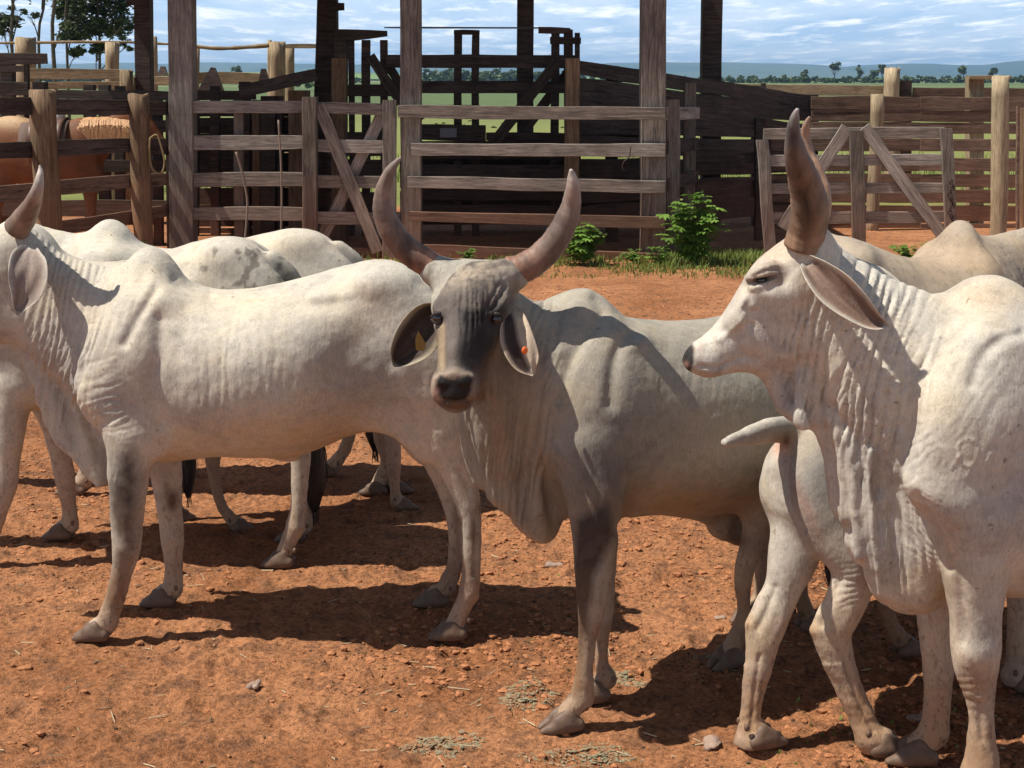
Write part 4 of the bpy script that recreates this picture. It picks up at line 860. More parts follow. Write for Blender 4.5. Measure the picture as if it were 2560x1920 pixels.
    er = ear(o, b, [(1274, 768, 4.42, 16, 16), (1286, 800, 4.37, 30, 36), (1298, 850, 4.33, 38, 48), (1316, 905, 4.31, 34, 36), (1333, 938, 4.31, 5, 5)], -0.02, (0.50, 0.41, 0.32), (0.05, 0.032, 0.028), 0.005, roll=0.03, fn=b.TY, split=-1)
    t = uvball('ear_tag', 0.011, TAGO, er, b.TY(1312, 876, 4.29)[0], scale=(1, 0.5, 1.1)); t['label'] = 'round orange ear tag'
    V2 = [b.TY(x, y, Y)[0] for Y in (4.362, 4.367) for x, y in ((1045, 826), (1066, 862), (1060, 878), (1040, 876), (1038, 850))]
    t2 = link('ear_tag', mesh_poly('ear_tag', V2, [[0, 1, 2, 3, 4], [9, 8, 7, 6, 5]]+[[i, i+5, (i+1) % 5+5, (i+1) % 5] for i in range(5)], False), el, TAGY); t2['label'] = 'yellow flap ear tag'
    for x, y in ((1095, 795), (1240, 797)):
        sy = surf_y(b, x, y)+.005; uvball('eye', 0.019, EYE, o, b.TY(x, y, sy+.006)[0])
        for nm, y2, c2_ in (('upper_eyelid', -11, 0), ('lower_eyelid', 11, 0)):
            q = 1 if x > 1200 else -1
            rows = [(x-17, y+y2*.2, sy+.004, 3), (x-8, y+y2*.9, sy-.002, 5), (x, y+y2*1.05, sy-.004, 6), (x+8, y+y2*.9, sy-.002, 5), (x+17, y+y2*.2, sy+.004, 3)]
            horn(o, [b.TY(*e[:3])[0]+[e[3]*b.TY(*e[:3])[1]] for e in rows], [(0, (.05, .042, .04)), (1, (.05, .042, .04))], COAT, nm)
    tail_switch(o, [b.T(2045, 1110, 0)[0]+[.014], b.T(2043, 1200, 0)[0]+[.028], b.T(2040, 1290, 0)[0]+[.026], b.T(2040, 1340, 0)[0]+[.006]])
    return o
BULL_B = build_centre()
# ------------------------------------------------------------------ bull seen from behind, tail raised
def build_behind():
    a = math.radians(30); b = Beast(2250, 4.55, a, 0.0115); view = (math.sin(a), math.cos(a), 0)
    f = Field((-1.1, -.55, -.01), (1.30, .45, 1.5), b.vox)
    f.loft(b.st([(1945, 1150, 1280, .08), (1975, 1095, 1330, .14), (2020, 1065, 1360, .19), (2090, 1045, 1350, .23), (2200, 1020, 1335, .26), (2400, 1005, 1330, .28), (2550, 990, 1310, .26), (2640, 1000, 1280, .20), (2720, 1050, 1230, .12)]), k=0.07, flat=.2)
    f.tube(b.nl([(2640, 1040, 0, 90, .11), (2720, 1000, 0, 80, .10), (2780, 960, 0, 70, .09)]), k=.06)
    f.tube(b.nl([(2780, 960, 0, 70, .10), (2830, 1010, 0, 55, .08), (2870, 1060, 0, 38, .06)]), k=.04)
    # raised tail
    f.tube(b.nY([(2060, 1090, 4.42, 42, .05), (2000, 1080, 4.36, 36, .038), (1950, 1074, 4.30, 35, .034), (1900, 1082, 4.22, 31, .030), (1850, 1096, 4.14, 22, .022), (1812, 1107, 4.09, 14, .015)]), side=view, k=.03)
    # buttocks and legs
    b.leg(f, b.nY([(2080, 1130, 4.33, 90, .10), (2050, 1230, 4.27, 88, .10), (2080, 1320, 4.24, 74, .09), (2126, 1395, 4.22, 60, .08), (2134, 1440, 4.21, 56, .06), (2118, 1495, 4.20, 55, .045), (2092, 1545, 4.20, 54, .04), (2080, 1585, 4.20, 50, .04), (2096, 1650, 4.20, 42, .04), (2119, 1715, 4.20, 35, .036), (2156, 1798, 4.19, 34, .034), (2182, 1854, 4.18, 38, .039)]), -a+.1, .04, view)
    b.leg(f, b.nY([(1990, 1180, 4.44, 62, .09), (1990, 1300, 4.36, 62, .09), (1984, 1390, 4.32, 64, .08), (1960, 1465, 4.30, 48, .055), (1926, 1535, 4.28, 50, .04), (1912, 1577, 4.27, 48, .04), (1900, 1650, 4.26, 37, .04), (1880, 1748, 4.25, 28, .03), (1873, 1815, 4.24, 28, .03), (1874, 1862, 4.23, 37, .039)]), -a+.3, .04, view)
    f.sheet(b.poly([(2000, 1300), (2050, 1380), (2110, 1390), (2160, 1300)]), .03, 0, (0, 1, 0), .04)
    b.leg(f, b.nl([(2560, 1250, .15, 60, .07), (2550, 1400, .15, 40, .045), (2545, 1500, .15, 30, .035), (2540, 1600, .15, 24, .03), (2535, 1690, .15, 26, .03)]), 0, .05)
    b.leg(f, b.nl([(2560, 1250, -.15, 60, .07), (2570, 1380, -.15, 40, .045), (2560, 1450, -.15, 30, .035), (2550, 1540, -.15, 24, .03), (2550, 1610, -.15, 26, .03)]), 0, .05)
    def det(px, py, l, V, Nn):
        h = -0.012*groove(px, py, [(1968, 1130), (1964, 1200), (1975, 1270), (2010, 1330)], 7)*(py > 1125)
        h += -0.010*groove(px, py, [(2098, 1450), (2075, 1500), (2055, 1560)], 12)-0.010*groove(px, py, [(1935, 1470), (1920, 1520), (1895, 1570)], 11)
        h += 0.008*gauss(px, py, 2125, 1545, 18, 40, 15)+0.007*gauss(px, py, 1955, 1550, 12, 40, 15)+0.008*gauss(px, py, 2030, 1575, 14, 16)+0.006*gauss(px, py, 1872, 1560, 14, 16)
        h -= 0.006*groove(px, py, [(2110, 1640), (2140, 1740), (2185, 1830)], 6)+0.006*groove(px, py, [(1898, 1640), (1885, 1740), (1878, 1830)], 6)
        h += 0.0035*wrinkle(px, py, 16, 75, 8, 70, 100, 3)*gauss(px, py, 2140, 1480, 60, 60)+0.003*fbm(V*10, 3)+0.0022*fbm(V*26, 3)+0.006*fbm(V*16, 3)*(py > 1660)
        return h
    b.finish(f, 1, det); V, px, py = b.V, b.px, b.py; nz = fbm(V*8, 4)
    col = paint((0.50, 0.46, 0.395), px, py, [((2060, 1190, 80, 150), (0.15, 0.14, 0.13), .88), ((2040, 1330, 60, 80), (0.30, 0.26, 0.22), .6), ((1985, 1200, 24, 120), (0.27, 0.225, 0.19), .6), ((1965, 1090, 60, 20), (0.34, 0.26, 0.19), .5), ((2110, 1470, 70, 70), (0.50, 0.46, 0.40), .5),  # dark rump and inner thigh blots paint in the shade on the hip
        ((1900, 1600, 60, 60), (0.54, 0.43, 0.27), .7), ((2090, 1590, 80, 70), (0.54, 0.43, 0.27), .7), ((2170, 1800, 80, 120), (0.40, 0.26, 0.15), .85), ((1880, 1800, 60, 120), (0.40, 0.27, 0.16), .8), ((1865, 1560, 20, 26), (0.50, 0.30, 0.16), .7), ((2028, 1572, 20, 26), (0.50, 0.30, 0.16), .7), ((1950, 1120, 22, 22), (0.60, 0.32, 0.22), .7),
        ((1965, 1100, 10, 18), (0.08, 0.06, 0.055), .8), ((2010, 1260, 16, 90, -25), (0.36, 0.22, 0.17), .6), ((1880, 1150, 0.1, 0.1), (0, 0, 0), 0)])
    col *= (1+0.08*fbm(V*3.1, 3)+0.10*nz)[:, None]
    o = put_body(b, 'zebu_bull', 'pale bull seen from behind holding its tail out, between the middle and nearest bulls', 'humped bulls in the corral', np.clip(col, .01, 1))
    b.shoe(o)
    def hn(rows): return [b.T(*e[:3])[0]+[e[3]*b.T(*e[:3])[1]] for e in rows]
    for sg in (1, -1):
        horn(o, hn([(2790, 915, .08*sg, 26), (2785, 860, .16*sg, 24), (2780, 800, .20*sg, 16), (2785, 760, .21*sg, 4)]), [(0, (.25, .16, .11)), (1, (.2, .16, .14))])
        ear(o, b, [(2770, 950, .11*sg, 12, 12), (2765, 990, .17*sg, 26, 26), (2760, 1050, .19*sg, 28, 28), (2760, 1100, .19*sg, 3, 3)], .02*sg, (.52, .47, .39), EARIN)
        uvball('eye', 0.017, EYE, o, b.T(2830, 985, .085*sg)[0])
    return o
BULL_G = build_behind()
# ------------------------------------------------------------------ the cattle further back
def generic(vox, pose, seed, head=True, low=False):
    b = Beast(650, 5.32, 0.0, vox); f = Field((-1.75, -.42, -.01), (1.05, .42, 1.62), vox)
    L = {k: [tuple(e) for e in v] for k, v in LEGS_A.items()}
    sh = dict(nf=pose[0], ff=pose[1], nh=pose[2], fh=pose[3])
    for k, dxx in sh.items():
        ref = L[k][0][1]; end = L[k][-1][1]; L[k] = [(e[0]+dxx*max(0, (e[1]-1130)/(end-1130)),)+e[1:] for e in L[k]]
    base_prims(b, f, legs=L, head=head and not low)
    if low:
        f.tube(b.nl([(200, 900, 0, 120, .13), (80, 960, 0, 95, .11), (-40, 1040, 0, 72, .10), (-110, 1130, 0, 56, .08), (-150, 1210, 0, 44, .065), (-165, 1250, 0, 34, .06)]), k=.06)
    def det(px, py, l, V, Nn):
        near = np.clip(np.abs(l)/0.03, 0, 1)
        nk = softpoly(px, py, [(95, 590), (180, 650), (290, 660), (330, 760), (250, 860), (200, 1000), (60, 880), (60, 640)], 22)
        h = 0.005*wrinkle(px, py, 20, 12, 10, 80, 300, 1+seed)*nk
        h -= near*(0.012*groove(px, py, [(400, 800), (398, 880), (380, 960), (400, 1060)], 20)+0.012*gauss(px, py, 350, 700, 20, 40, 20)+0.010*groove(px, py, [(540, 752), (700, 745), (830, 760)], 26)+0.016*gauss(px, py, 880, 860, 55, 80, 30))
        return h+0.0025*wrinkle(px, py, 30, 3, 9, 60, 200, 3)*gauss(px, py, 640, 930, 200, 90)+0.005*fbm(V*6+seed, 3)+0.002*fbm(V*20, 2)
    b.finish(f, 0, det); b.off = pose; b.low = low; return b
GB1 = generic(0.016, (30, -10, 10, -25), 3); GB2 = generic(0.012, (-25, 30, -30, 20), 8); GB3 = generic(0.018, (30, -10, 60, -60), 5, low=True)
def other(b, hip_px, hip_Y, ang, sc, col, label, flip=False, horns=True, tail=0.9, lx=1.0, neck=0.0):
    """place a generic bull with the hip of its outline at picture column hip_px and depth hip_Y"""
    l = -b.V[:, 1]; me_col = np.clip(col, .01, 1)
    sh_ = lambda q, X: neck*np.clip((330-X)/250, 0, 1)**1.3
    VV = b.V.copy(); VV[:, 0] -= sh_(None, b.px); ns = np.array([neck*.95, 0, 0])
    me = mesh_np('zebu_bull', VV, b.F, True, me_col); o = link('zebu_bull', me, None, COAT)
    g = at(hip_px, 700, hip_Y); hip = (b.T(938, 700, 0)[0][0]*sc*lx)
    o.rotation_euler = (0, 0, ang); o.scale = (sc*lx, sc, sc)
    o.location = (g[0]-math.cos(ang)*hip, hip_Y-math.sin(ang)*hip, 0)
    tag(o, label, 'bull', 'humped bulls in the corral')
    p = b.off
    b.shoe(o)
    for sg in (1, -1):
        if b.low:
            ear(o, b, [(-60, 1000, .09*sg, 10, 10), (-40, 1030, .14*sg, 22, 22), (-25, 1080, .17*sg, 24, 24), (-20, 1130, .17*sg, 3, 3)], 0.025*sg, (0.45, 0.40, 0.33), EARIN)
            horn(o, [b.T(*e[:3])[0]+[e[3]*b.T(*e[:3])[1]] for e in ((-70, 985, .06*sg, 24), (-75, 950, .12*sg, 20), (-80, 915, .16*sg, 10), (-80, 895, .16*sg, 2))], [(0, (0.22, 0.15, 0.11)), (1, (0.36, 0.32, 0.29))]); continue
        if horns:
            horn(o, [b.T(*e[:3])[0]+[e[3]*b.T(*e[:3])[1]] for e in ((48, 566, .07*sg, 32), (55, 540, .12*sg, 30), (60, 500, .20*sg, 25), (70, 455, .25*sg, 17), (84, 420, .25*sg, 9), (92, 400, .24*sg, 2))], [(0, (0.22, 0.15, 0.11)), (1, (0.36, 0.32, 0.29))])
        ear(o, b, [(72, 622, .12*sg, 14, 12), (66, 640, .16*sg, 26, 30), (63, 680, .19*sg, 34, 34), (58, 722, .20*sg, 28, 30), (50, 760, .20*sg, 12, 16), (44, 786, .20*sg, 3, 3)], 0.030*sg, (0.55, 0.51, 0.45), EARIN)
        uvball('eye', 0.019, EYE, o, b.T(-28, 668, .098*sg)[0])
    z = b.T(1192, 1070, 0)[0]
    tail_switch(o, [z+[.014], [z[0]-.01, z[1], z[2]-.12, .022], [z[0]-.02, z[1], z[2]-.28, .050], [z[0]-.02, z[1], z[2]-.50*tail, .050], [z[0]-.02, z[1]+.01, z[2]-.66*tail, .010]], seed=int(hip_px))
    if neck:
        for c in o.children:
            if c.name.startswith(('horn', 'ear')): c.location.x -= neck*.93
            elif c.name.startswith('eye'): c.location.x -= neck
    return o
def ccol(b, base, blots): 
    c = paint(base, b.px, b.py, blots); return c*(1+0.10*fbm(b.V*3.1+5, 3)+0.05*fbm(b.V*9, 3))[:, None]
nzb = fbm(GB2.V*30, 3)
stain = np.clip(gauss(GB2.px, GB2.py, 1010, 740, 120, 75)*np.clip((nzb-.22)*18, 0, 1)*2.0, 0, 1)
c2 = ccol(GB2, CREAM, [((700, 700, 300, 50), (0.62, 0.50, 0.36), .4), ((1130, 790, 55, 70), (0.17, 0.155, 0.12), .85), ((1170, 1000, 60, 200), (0.42, 0.36, 0.28), .6)])
c2 = c2*(1-stain[:, None]*.7)+np.array((.13, .105, .085))*stain[:, None]*.7
other(GB2, 563, 6.15, math.radians(-2), 1.0, c2, 'cream bull with grey-spotted rump, just behind the left side-on bull')
other(GB3, 735, 7.25, math.radians(0), 0.945, ccol(GB3, CREAM, [((1150, 820, 70, 90), (0.20, 0.18, 0.15), .8), ((900, 700, 200, 50), (.60, .49, .36), .5)]), 'cream bull furthest back on the left, dark rump, in front of the fence', lx=1.17, horns=False)
other(GB3, 600, 6.62, math.radians(180+24), 0.80, ccol(GB3, (0.40, 0.35, 0.29), [((1170, 1250, 90, 260), (0.16, 0.12, 0.09), .8)]), 'bull mostly hidden, only legs and black tail tuft showing under the left bull')
other(GB2, 2098, 6.3, math.radians(180+20), 0.99, ccol(GB2, (0.38, 0.315, 0.24), [((375, 690, 110, 60), (0.33, 0.25, 0.18), .6), ((120, 760, 130, 180), (0.33, 0.30, 0.28), .8), ((900, 760, 90, 90), (0.36, 0.30, 0.24), .6), ((600, 720, 240, 50), (0.44, .32, .21), .5)]), 'tan bull facing right behind the neck of the nearest bull', lx=.76, neck=.42)
other(GB3, 2330, 5.15, math.radians(180+14), 0.90, ccol(GB3, (0.13, 0.105, 0.09), [((1170, 1400, 90, 120), (0.06, 0.05, 0.045), .8)]), 'dark grey bull hidden behind the nearest bull, only its dark legs showing')
# ------------------------------------------------------------------ ground: one sheet to the horizon
def ground_height(X, Y):
    P = np.stack([X, Y, np.zeros_like(X)], -1)
    h = 0.020*fbm(P*1.3, 3)+0.012*fbm(P*4.1+3, 3)
    cl = np.maximum(fbm(P*13+7, 4, .6), -0.1); h += 0.034*cl*(0.55+fbm(P*1.7+30, 2))+0.022*np.maximum(fbm(P*30+1, 3, .6)-0.02, 0)
    # hoof prints trodden into the dirt: a pit with a pushed-up rim in some cells
    for cell, seed_ in ((.31, 0), (.43, 5)):
        cx, cy = np.floor(X/cell), np.floor(Y/cell); hsh = lambda k: np.modf(np.abs(np.sin(cx*127.1+cy*311.7+k*74.7+seed_)*43758.5453))[0]
        ox, oy, on, an = (cx+.35+.3*hsh(1))*cell, (cy+.35+.3*hsh(2))*cell, hsh(3), hsh(4)*3.14
        ux, uy = (X-ox)*np.cos(an)+(Y-oy)*np.sin(an), -(X-ox)*np.sin(an)+(Y-oy)*np.cos(an); r2 = (ux/.062)**2+(uy/.045)**2
        h += np.where(on < .5, -.016*np.exp(-r2**2)+.010*np.exp(-((np.sqrt(r2)-1.45)/.35)**2)*(ux > -.02), 0)
    near = np.clip((15-Y)/3, 0, 1); far = np.clip((Y-60)/400, 0, 1)
    return h*near-0.012+far*0
xs = np.concatenate([-np.geomspace(9000, 4.2, 60)[:-1], np.linspace(-4.2, 4.2, 620), np.geomspace(4.2, 9000, 60)[1:]])
ys = np.concatenate([np.linspace(-40, 3.4, 10)[:-1], np.geomspace(3.4, 17, 560), np.geomspace(17, 9000, 70)[1:]])
GX, GY = np.meshgrid(xs, ys, indexing='ij'); GZ = ground_height(GX, GY)
ii = np.arange(len(xs)-1)[:, None]*len(ys)+np.arange(len(ys)-1)[None, :]; ii = ii.ravel()
GF = np.stack([ii, ii+len(ys), ii+len(ys)+1, ii+1], 1)
def ground_material():
    m, t, b = newmat('red_earth_and_fields'); P = N(t, 'ShaderNodeNewGeometry').outputs['Position']
    sp = N(t, 'ShaderNodeSeparateXYZ'); t.links.new(P, sp.inputs[0])
    a = tnoise(t, P, 1.1, 6, .62, .3); f = tnoise(t, P, 9, 6, .68, .2); g = tnoise(t, P, 48, 5, .7); gg = tnoise(t, P, 150, 3, .7)
    red = mix(t, (0.36, 0.148, 0.063), (0.57, 0.262, 0.123), ramp(t, a.outputs['Fac'], [(.35, 0.), (.65, 1.)]).outputs[0])
    red = mix(t, red, (0.22, 0.110, 0.062), ramp(t, f.outputs['Fac'], [(.49, 0.), (.64, .8)]).outputs[0])
    red = mix(t, red, ramp(t, g.outputs['Fac'], [(.34, .42), (.5, 1.0), (.68, 1.35)]).outputs[0], .9, 'MULTIPLY')
    red = mix(t, red, ramp(t, gg.outputs['Fac'], [(.3, .75), (.65, 1.15)]).outputs[0], .8, 'MULTIPLY')
    # pasture and crops beyond the corral
    fx = mapping(t, P, (0.0011, 0.006, 1)); ff = tnoise(t, fx, 1, 3, .5, .2)
    gr = mix(t, (0.20, 0.21, 0.10), (0.10, 0.14, 0.06), ramp(t, ff.outputs['Fac'], [(.42, 0.), (.46, 1.)]).outputs[0])
    gr = mix(t, gr, (0.30, 0.22, 0.13), ramp(t, ff.outputs['Fac'], [(.60, 0.), (.63, .8)]).outputs[0])
    gr = mix(t, gr, ramp(t, tnoise(t, mapping(t, P, (.5, .5, 1)), 1, 6, .7).outputs['Fac'], [(.3, .6), (.7, 1.3)]).outputs[0], .8, 'MULTIPLY')
    nearg = mix(t, (0.16, 0.19, 0.05), (0.26, 0.26, 0.09), tnoise(t, P, 3, 5, .7).outputs['Fac'])
    yn = mathn(t, 'ADD', sp.outputs['Y'], mathn(t, 'MULTIPLY', f.outputs['Fac'], 2.0))
    far = N(t, 'ShaderNodeMapRange'); far.inputs[1].default_value = 45; far.inputs[2].default_value = 120; t.links.new(yn, far.inputs[0])
    green = mix(t, nearg, gr, far.outputs[0])
    k = N(t, 'ShaderNodeMapRange'); k.inputs[1].default_value = 24.5; k.inputs[2].default_value = 25.5; t.links.new(yn, k.inputs[0])
    c = mix(t, red, green, k.outputs[0])
    t.links.new(c, b.inputs['Base Color']); b.inputs['Roughness'].default_value = .95; b.inputs['Specular IOR Level'].default_value = .12
    p = bump(t, b, g.outputs['Fac'], .9, .03); bump(t, b, gg.outputs['Fac'], .8, .010, p); return m
me = mesh_np('ground', np.stack([GX.ravel(), GY.ravel(), GZ.ravel()], 1), GF, True); o = link('ground', me, None, ground_material()); o['kind'] = 'structure'
def gz(x, y): return float(ground_height(np.array([x]), np.array([y]))[0])
# ------------------------------------------------------------------ clods, straw, stones, dung
SOIL = simple('dry_clod', (0.36, 0.155, 0.072), .95, 30, .5, .7, .01, .1)
STRAW = simple('dry_straw', (0.42, 0.33, 0.20), .8, 30, .4, 0)
def dung_material():
    m, t, b = newmat('dry_dung'); tc = N(t, 'ShaderNodeTexCoord').outputs['Object']; n = tnoise(t, tc, 28, 5, .7); q = tnoise(t, tc, 90, 3, .7)
    c = mix(t, (0.32, 0.19, 0.10), (0.29, 0.25, 0.15), ramp(t, n.outputs['Fac'], [(.44, 0.), (.56, 1.)]).outputs[0])
    c = mix(t, c, ramp(t, q.outputs['Fac'], [(.3, .5), (.65, 1.2)]).outputs[0], .9, 'MULTIPLY')
    t.links.new(c, b.inputs['Base Color']); b.inputs['Roughness'].default_value = .95; bump(t, b, q.outputs['Fac'], .9, .012); return m
DUNG = dung_material()
STONE = simple('dull_stone', (0.30, 0.21, 0.16), .85, 40, .45, .6, .01, .2)
ICO_V = np.array([(0, 0, -1), (.7236, -.5257, -.4472), (-.2764, -.8506, -.4472), (-.8944, 0, -.4472), (-.2764, .8506, -.4472), (.7236, .5257, -.4472), (.2764, -.8506, .4472), (-.7236, -.5257, .4472), (-.7236, .5257, .4472), (.2764, .8506, .4472), (.8944, 0, .4472), (0, 0, 1)])
ICO_F = np.array([(0, 1, 2), (1, 0, 5), (0, 2, 3), (0, 3, 4), (0, 4, 5), (1, 5, 10), (2, 1, 6), (3, 2, 7), (4, 3, 8), (5, 4, 9), (1, 10, 6), (2, 6, 7), (3, 7, 8), (4, 8, 9), (5, 9, 10), (6, 10, 11), (7, 6, 11), (8, 7, 11), (9, 8, 11), (10, 9, 11)])
def scatter(name, n, size, label, mat, yr=(3.6, 15), flat=.55, seed=1, clump=True):
    r = np.random.default_rng(seed); y = yr[0]*(yr[1]/yr[0])**r.random(n*3); x = (r.random(n*3)*2-1)*y*.40
    if clump:
        d = fbm(np.stack([x*1.2, y*1.2, x*0+5], 1), 3); keep = r.random(n*3) < np.clip(.45+2.2*d, .06, 1)
    else: keep = np.ones(n*3, bool)
    x, y = x[keep][:n], y[keep][:n]; n = len(x); s = size[0]*(size[1]/size[0])**(r.random(n)**2.2)
    z = ground_height(x, y)
    V = ICO_V[None]*(1+.45*(r.random((n, 12, 1))-.5))*s[:, None, None]*np.array([1, 1, flat])*(1+.7*(r.random((n, 1, 3))-.5))
    a = r.random(n)*6.28; ca, sa = np.cos(a)[:, None], np.sin(a)[:, None]; vx = V[..., 0]*ca-V[..., 1]*sa; vy = V[..., 0]*sa+V[..., 1]*ca
    V = np.stack([vx+x[:, None], vy+y[:, None], V[..., 2]+z[:, None]+s[:, None]*.12], -1)
    F = (ICO_F[None]+(np.arange(n)*12)[:, None, None]).reshape(-1, 3)
    o = link(name, mesh_np(name, V.reshape(-1, 3), F, False), None, mat); tag(o, label, 'clods', None, 'stuff'); return o
scatter('soil_clods', 24000, (.0025, .019), 'small crumbling clods of red earth scattered over the corral ground', SOIL)
scatter('dark_crumbs', 16000, (.0018, .0085), 'dark brown debris crumbs that also paint in small shadows on the red earth', simple('dark_crumb', (0.085, 0.05, 0.03), .95, 40, .5, .6, .006, .1), flat=.45, seed=23)  # dark crumbs stand in for small black shadows as well as debris
def straws(n, seed=4):
    r = np.random.default_rng(seed); y = 3.6*(9/3.6)**r.random(n); x = (r.random(n)*2-1)*y*.40; V, F = [], []
    for i in range(n):
        a = r.random()*6.28; L = .008+.035*r.random()**3; w_ = .0012+.001*r.random(); z = gz(x[i], y[i])+.004
        d = np.array([math.cos(a), math.sin(a), (r.random()-.4)*.5])*L; q = np.array([-math.sin(a), math.cos(a), 0])*w_; p = np.array([x[i], y[i], z]); k = len(V)
        V += [p-d-q, p-d+q, p+d+q, p+d-q, p-d+[0, 0, w_*1.5], p+d+[0, 0, w_*1.5]]; F += [[k, k+1, k+4, k+4], ]; F.pop()
        F += [[k, k+3, k+5, k+4], [k+1, k+4, k+5, k+2], [k, k+1, k+2, k+3]]
    o = link('straw_bits', mesh_poly('straw_bits', V, F, False), None, STRAW); tag(o, 'short bits of dry straw lying on the red earth', 'straw', None, 'stuff')
straws(420)
def rock(name, px, py, s, label, cat, mat, seed, flat=.6, group=None):
    g = ground(px, py); r = np.random.default_rng(seed); u = r.random(3)
    f = Field((-s*1.6,)*3, (s*1.6,)*3, s/9)
    for i in range(4): f.ell((r.random(3)-.5)*s*np.array([1.1, .9, .4]), s*(.35+.4*r.random(3))*np.array([1, 1, flat]), s*.1)
    V, F = f.mesh(0); V = V*(1+.18*fbm(V/s*2.2+seed, 3)[:, None])
    if np.einsum('ij,ij->', V[F[:, 0]], np.cross(V[F[:, 1]], V[F[:, 2]])) < 0: F = F[:, ::-1]
    o = link(name, mesh_np(name, V, F, True), None, mat); o.location = (g[0], g[1], gz(g[0], g[1])+s*.15); tag(o, label, cat, group)
rock('stone', 1383, 1408, .040, 'pale broken stone on the dirt right of the hanging dewlap', 'stone', STONE, 3, .5)
rock('stone', 1800, 1534, .026, 'small pale flat-topped stone left of the hind leg of the middle bull', 'stone', STONE, 5, .4)
rock('earth_lump', 1800, 1570, .030, 'brown earth lump just below the flat-topped stone', 'earth lump', SOIL, 7)
rock('earth_lump', 1772, 1856, .040, 'large broken red earth lump beside the front hind foot at bottom right', 'earth lump', STONE, 9, .5)
rock('earth_lump', 1260, 1625, .020, 'small dark earth lump left of the dark front leg', 'earth lump', SOIL, 11)
rock('earth_lump', 633, 1668+45, .028, 'greyish earth lump alone on bare ground left of centre', 'earth lump', STONE, 12)
rock('earth_lump', 60, 1672, .028, 'earth lump at the far left of the foreground', 'earth lump', SOIL, 14)
rock('earth_lump', 2305, 1795, .045, 'smooth pinkish lump between the legs of the nearest bull', 'earth lump', STONE, 15)
def dung(px, py, rx, ry, label, seed, n=380):
    """trodden dry dung: a low crumbly heap of fibrous bits"""
    g = ground(px, py); r = np.random.default_rng(seed); a = r.random(n)*6.283; q = r.random(n)**.6*(1+.5*fbm(np.stack([np.cos(a)*1.4+seed, np.sin(a)*1.4, a*0], 1), 3)*2)
    x, y = rx*q*np.cos(a), ry*q*np.sin(a); s = .0025+.005*r.random(n)**2; z = ground_height(x+g[0], y+g[1])-gz(g[0], g[1])+.006*np.clip(1-q, 0, 1)
    V = ICO_V[None]*(1+.6*(r.random((n, 12, 1))-.5))*s[:, None, None]*np.array([1.8, .8, .3])*(1+.8*(r.random((n, 1, 3))-.5)); b_ = r.random(n)*6.283; ca, sa = np.cos(b_)[:, None], np.sin(b_)[:, None]
    V = np.stack([V[..., 0]*ca-V[..., 1]*sa+x[:, None], V[..., 0]*sa+V[..., 1]*ca+y[:, None], V[..., 2]+z[:, None]+.001], -1); F = (ICO_F[None]+(np.arange(n)*12)[:, None, None]).reshape(-1, 3)
    o = link('dung_patch', mesh_np('dung_patch', V.reshape(-1, 3), F, False), None, DUNG); o.location = (g[0], g[1], gz(g[0], g[1])); tag(o, label, 'dung', 'dried dung patches')
dung(1095, 1862, .12, .10, 'greenish dried dung patch, largest one, at the bottom left of centre', 1)
dung(1295, 1735, .12, .10, 'faint greenish dung patch left of the dark front leg', 2)
dung(1560, 1688, .06, .07, 'small grey-green dung patch right of the dark front leg', 3)
dung(1830, 1640, .11, .09, 'grey dung smear beneath the back hoof of the middle bull', 4)
dung(1470, 1885, .15, .07, 'dark crumbly dung patch at the bottom edge, below the dark-legged hoof', 6)
# ------------------------------------------------------------------ far land: rises, hills, trees
def hills(name, rows, mat, n=220, seed=0):
    """rows: list of (Y, [(px, py of the crest line at that depth)...])"""
    pxs = np.linspace(-900, 3500, n); V = []
    for k, (Y, prof) in enumerate(rows):
        x = np.array([p[0] for p in prof]); y = np.array([p[1] for p in prof]); yy = np.interp(pxs, x, y)
        for a, c in zip(pxs, yy):
            q = at(a, c, Y); z = max(q[2], -.3)
            V.append([q[0], Y, z+(0 if z < 3 else z*.05*float(fbm(np.array([[a*.012+seed, k*.7, 0]]), 4)[0]))])
    m = len(rows); F = [[k*n+i, k*n+i+1, (k+1)*n+i+1, (k+1)*n+i] for k in range(m-1) for i in range(n-1)]
    o = link(name, mesh_poly(name, V, F), None, mat); o['kind'] = 'structure'; return o
def field_mat(name, cols, sc):
    m, t, b = newmat(name); P = N(t, 'ShaderNodeNewGeometry').outputs['Position']
    n = tnoise(t, mapping(t, P, sc), 1, 5, .6, .3); w_ = tnoise(t, mapping(t, P, tuple(x*6 for x in sc)), 1, 5, .7)
    c = mix(t, cols[0], cols[1], ramp(t, n.outputs['Fac'], [(.47, 0.), (.50, 1.)]).outputs[0])
    c = mix(t, c, cols[2], ramp(t, w_.outputs['Fac'], [(.58, 0.), (.64, .9)]).outputs[0])
    t.links.new(c, b.inputs['Base Color']); b.inputs['Roughness'].default_value = 1; b.inputs['Specular IOR Level'].default_value = 0; return m
FM = field_mat('hill_fields', ((0.05, 0.085, 0.065), (0.085, 0.12, 0.08), (0.022, 0.04, 0.032)), (.0013, .0006, .002))  # bluish tint paints distance haze into the field colours
flat = [(-900, 196), (3500, 196)]
hills('hills', [(5200, flat), (5900, [(-900, 180), (300, 178), (900, 182), (1500, 180), (1900, 176), (2400, 180), (3500, 172)]),
    (7200, [(-900, 160), (0, 163), (300, 157), (420, 160), (520, 156), (700, 158), (800, 160), (1200, 166), (1450, 172), (1520, 157), (1650, 156), (1800, 156), (1950, 159), (2050, 162), (2110, 167), (2180, 162), (2260, 158), (2380, 162), (2470, 162), (2520, 154), (2580, 149), (2800, 150), (3500, 165)]),
    (8600, [(-900, 175), (3500, 175)])], FM, seed=2)
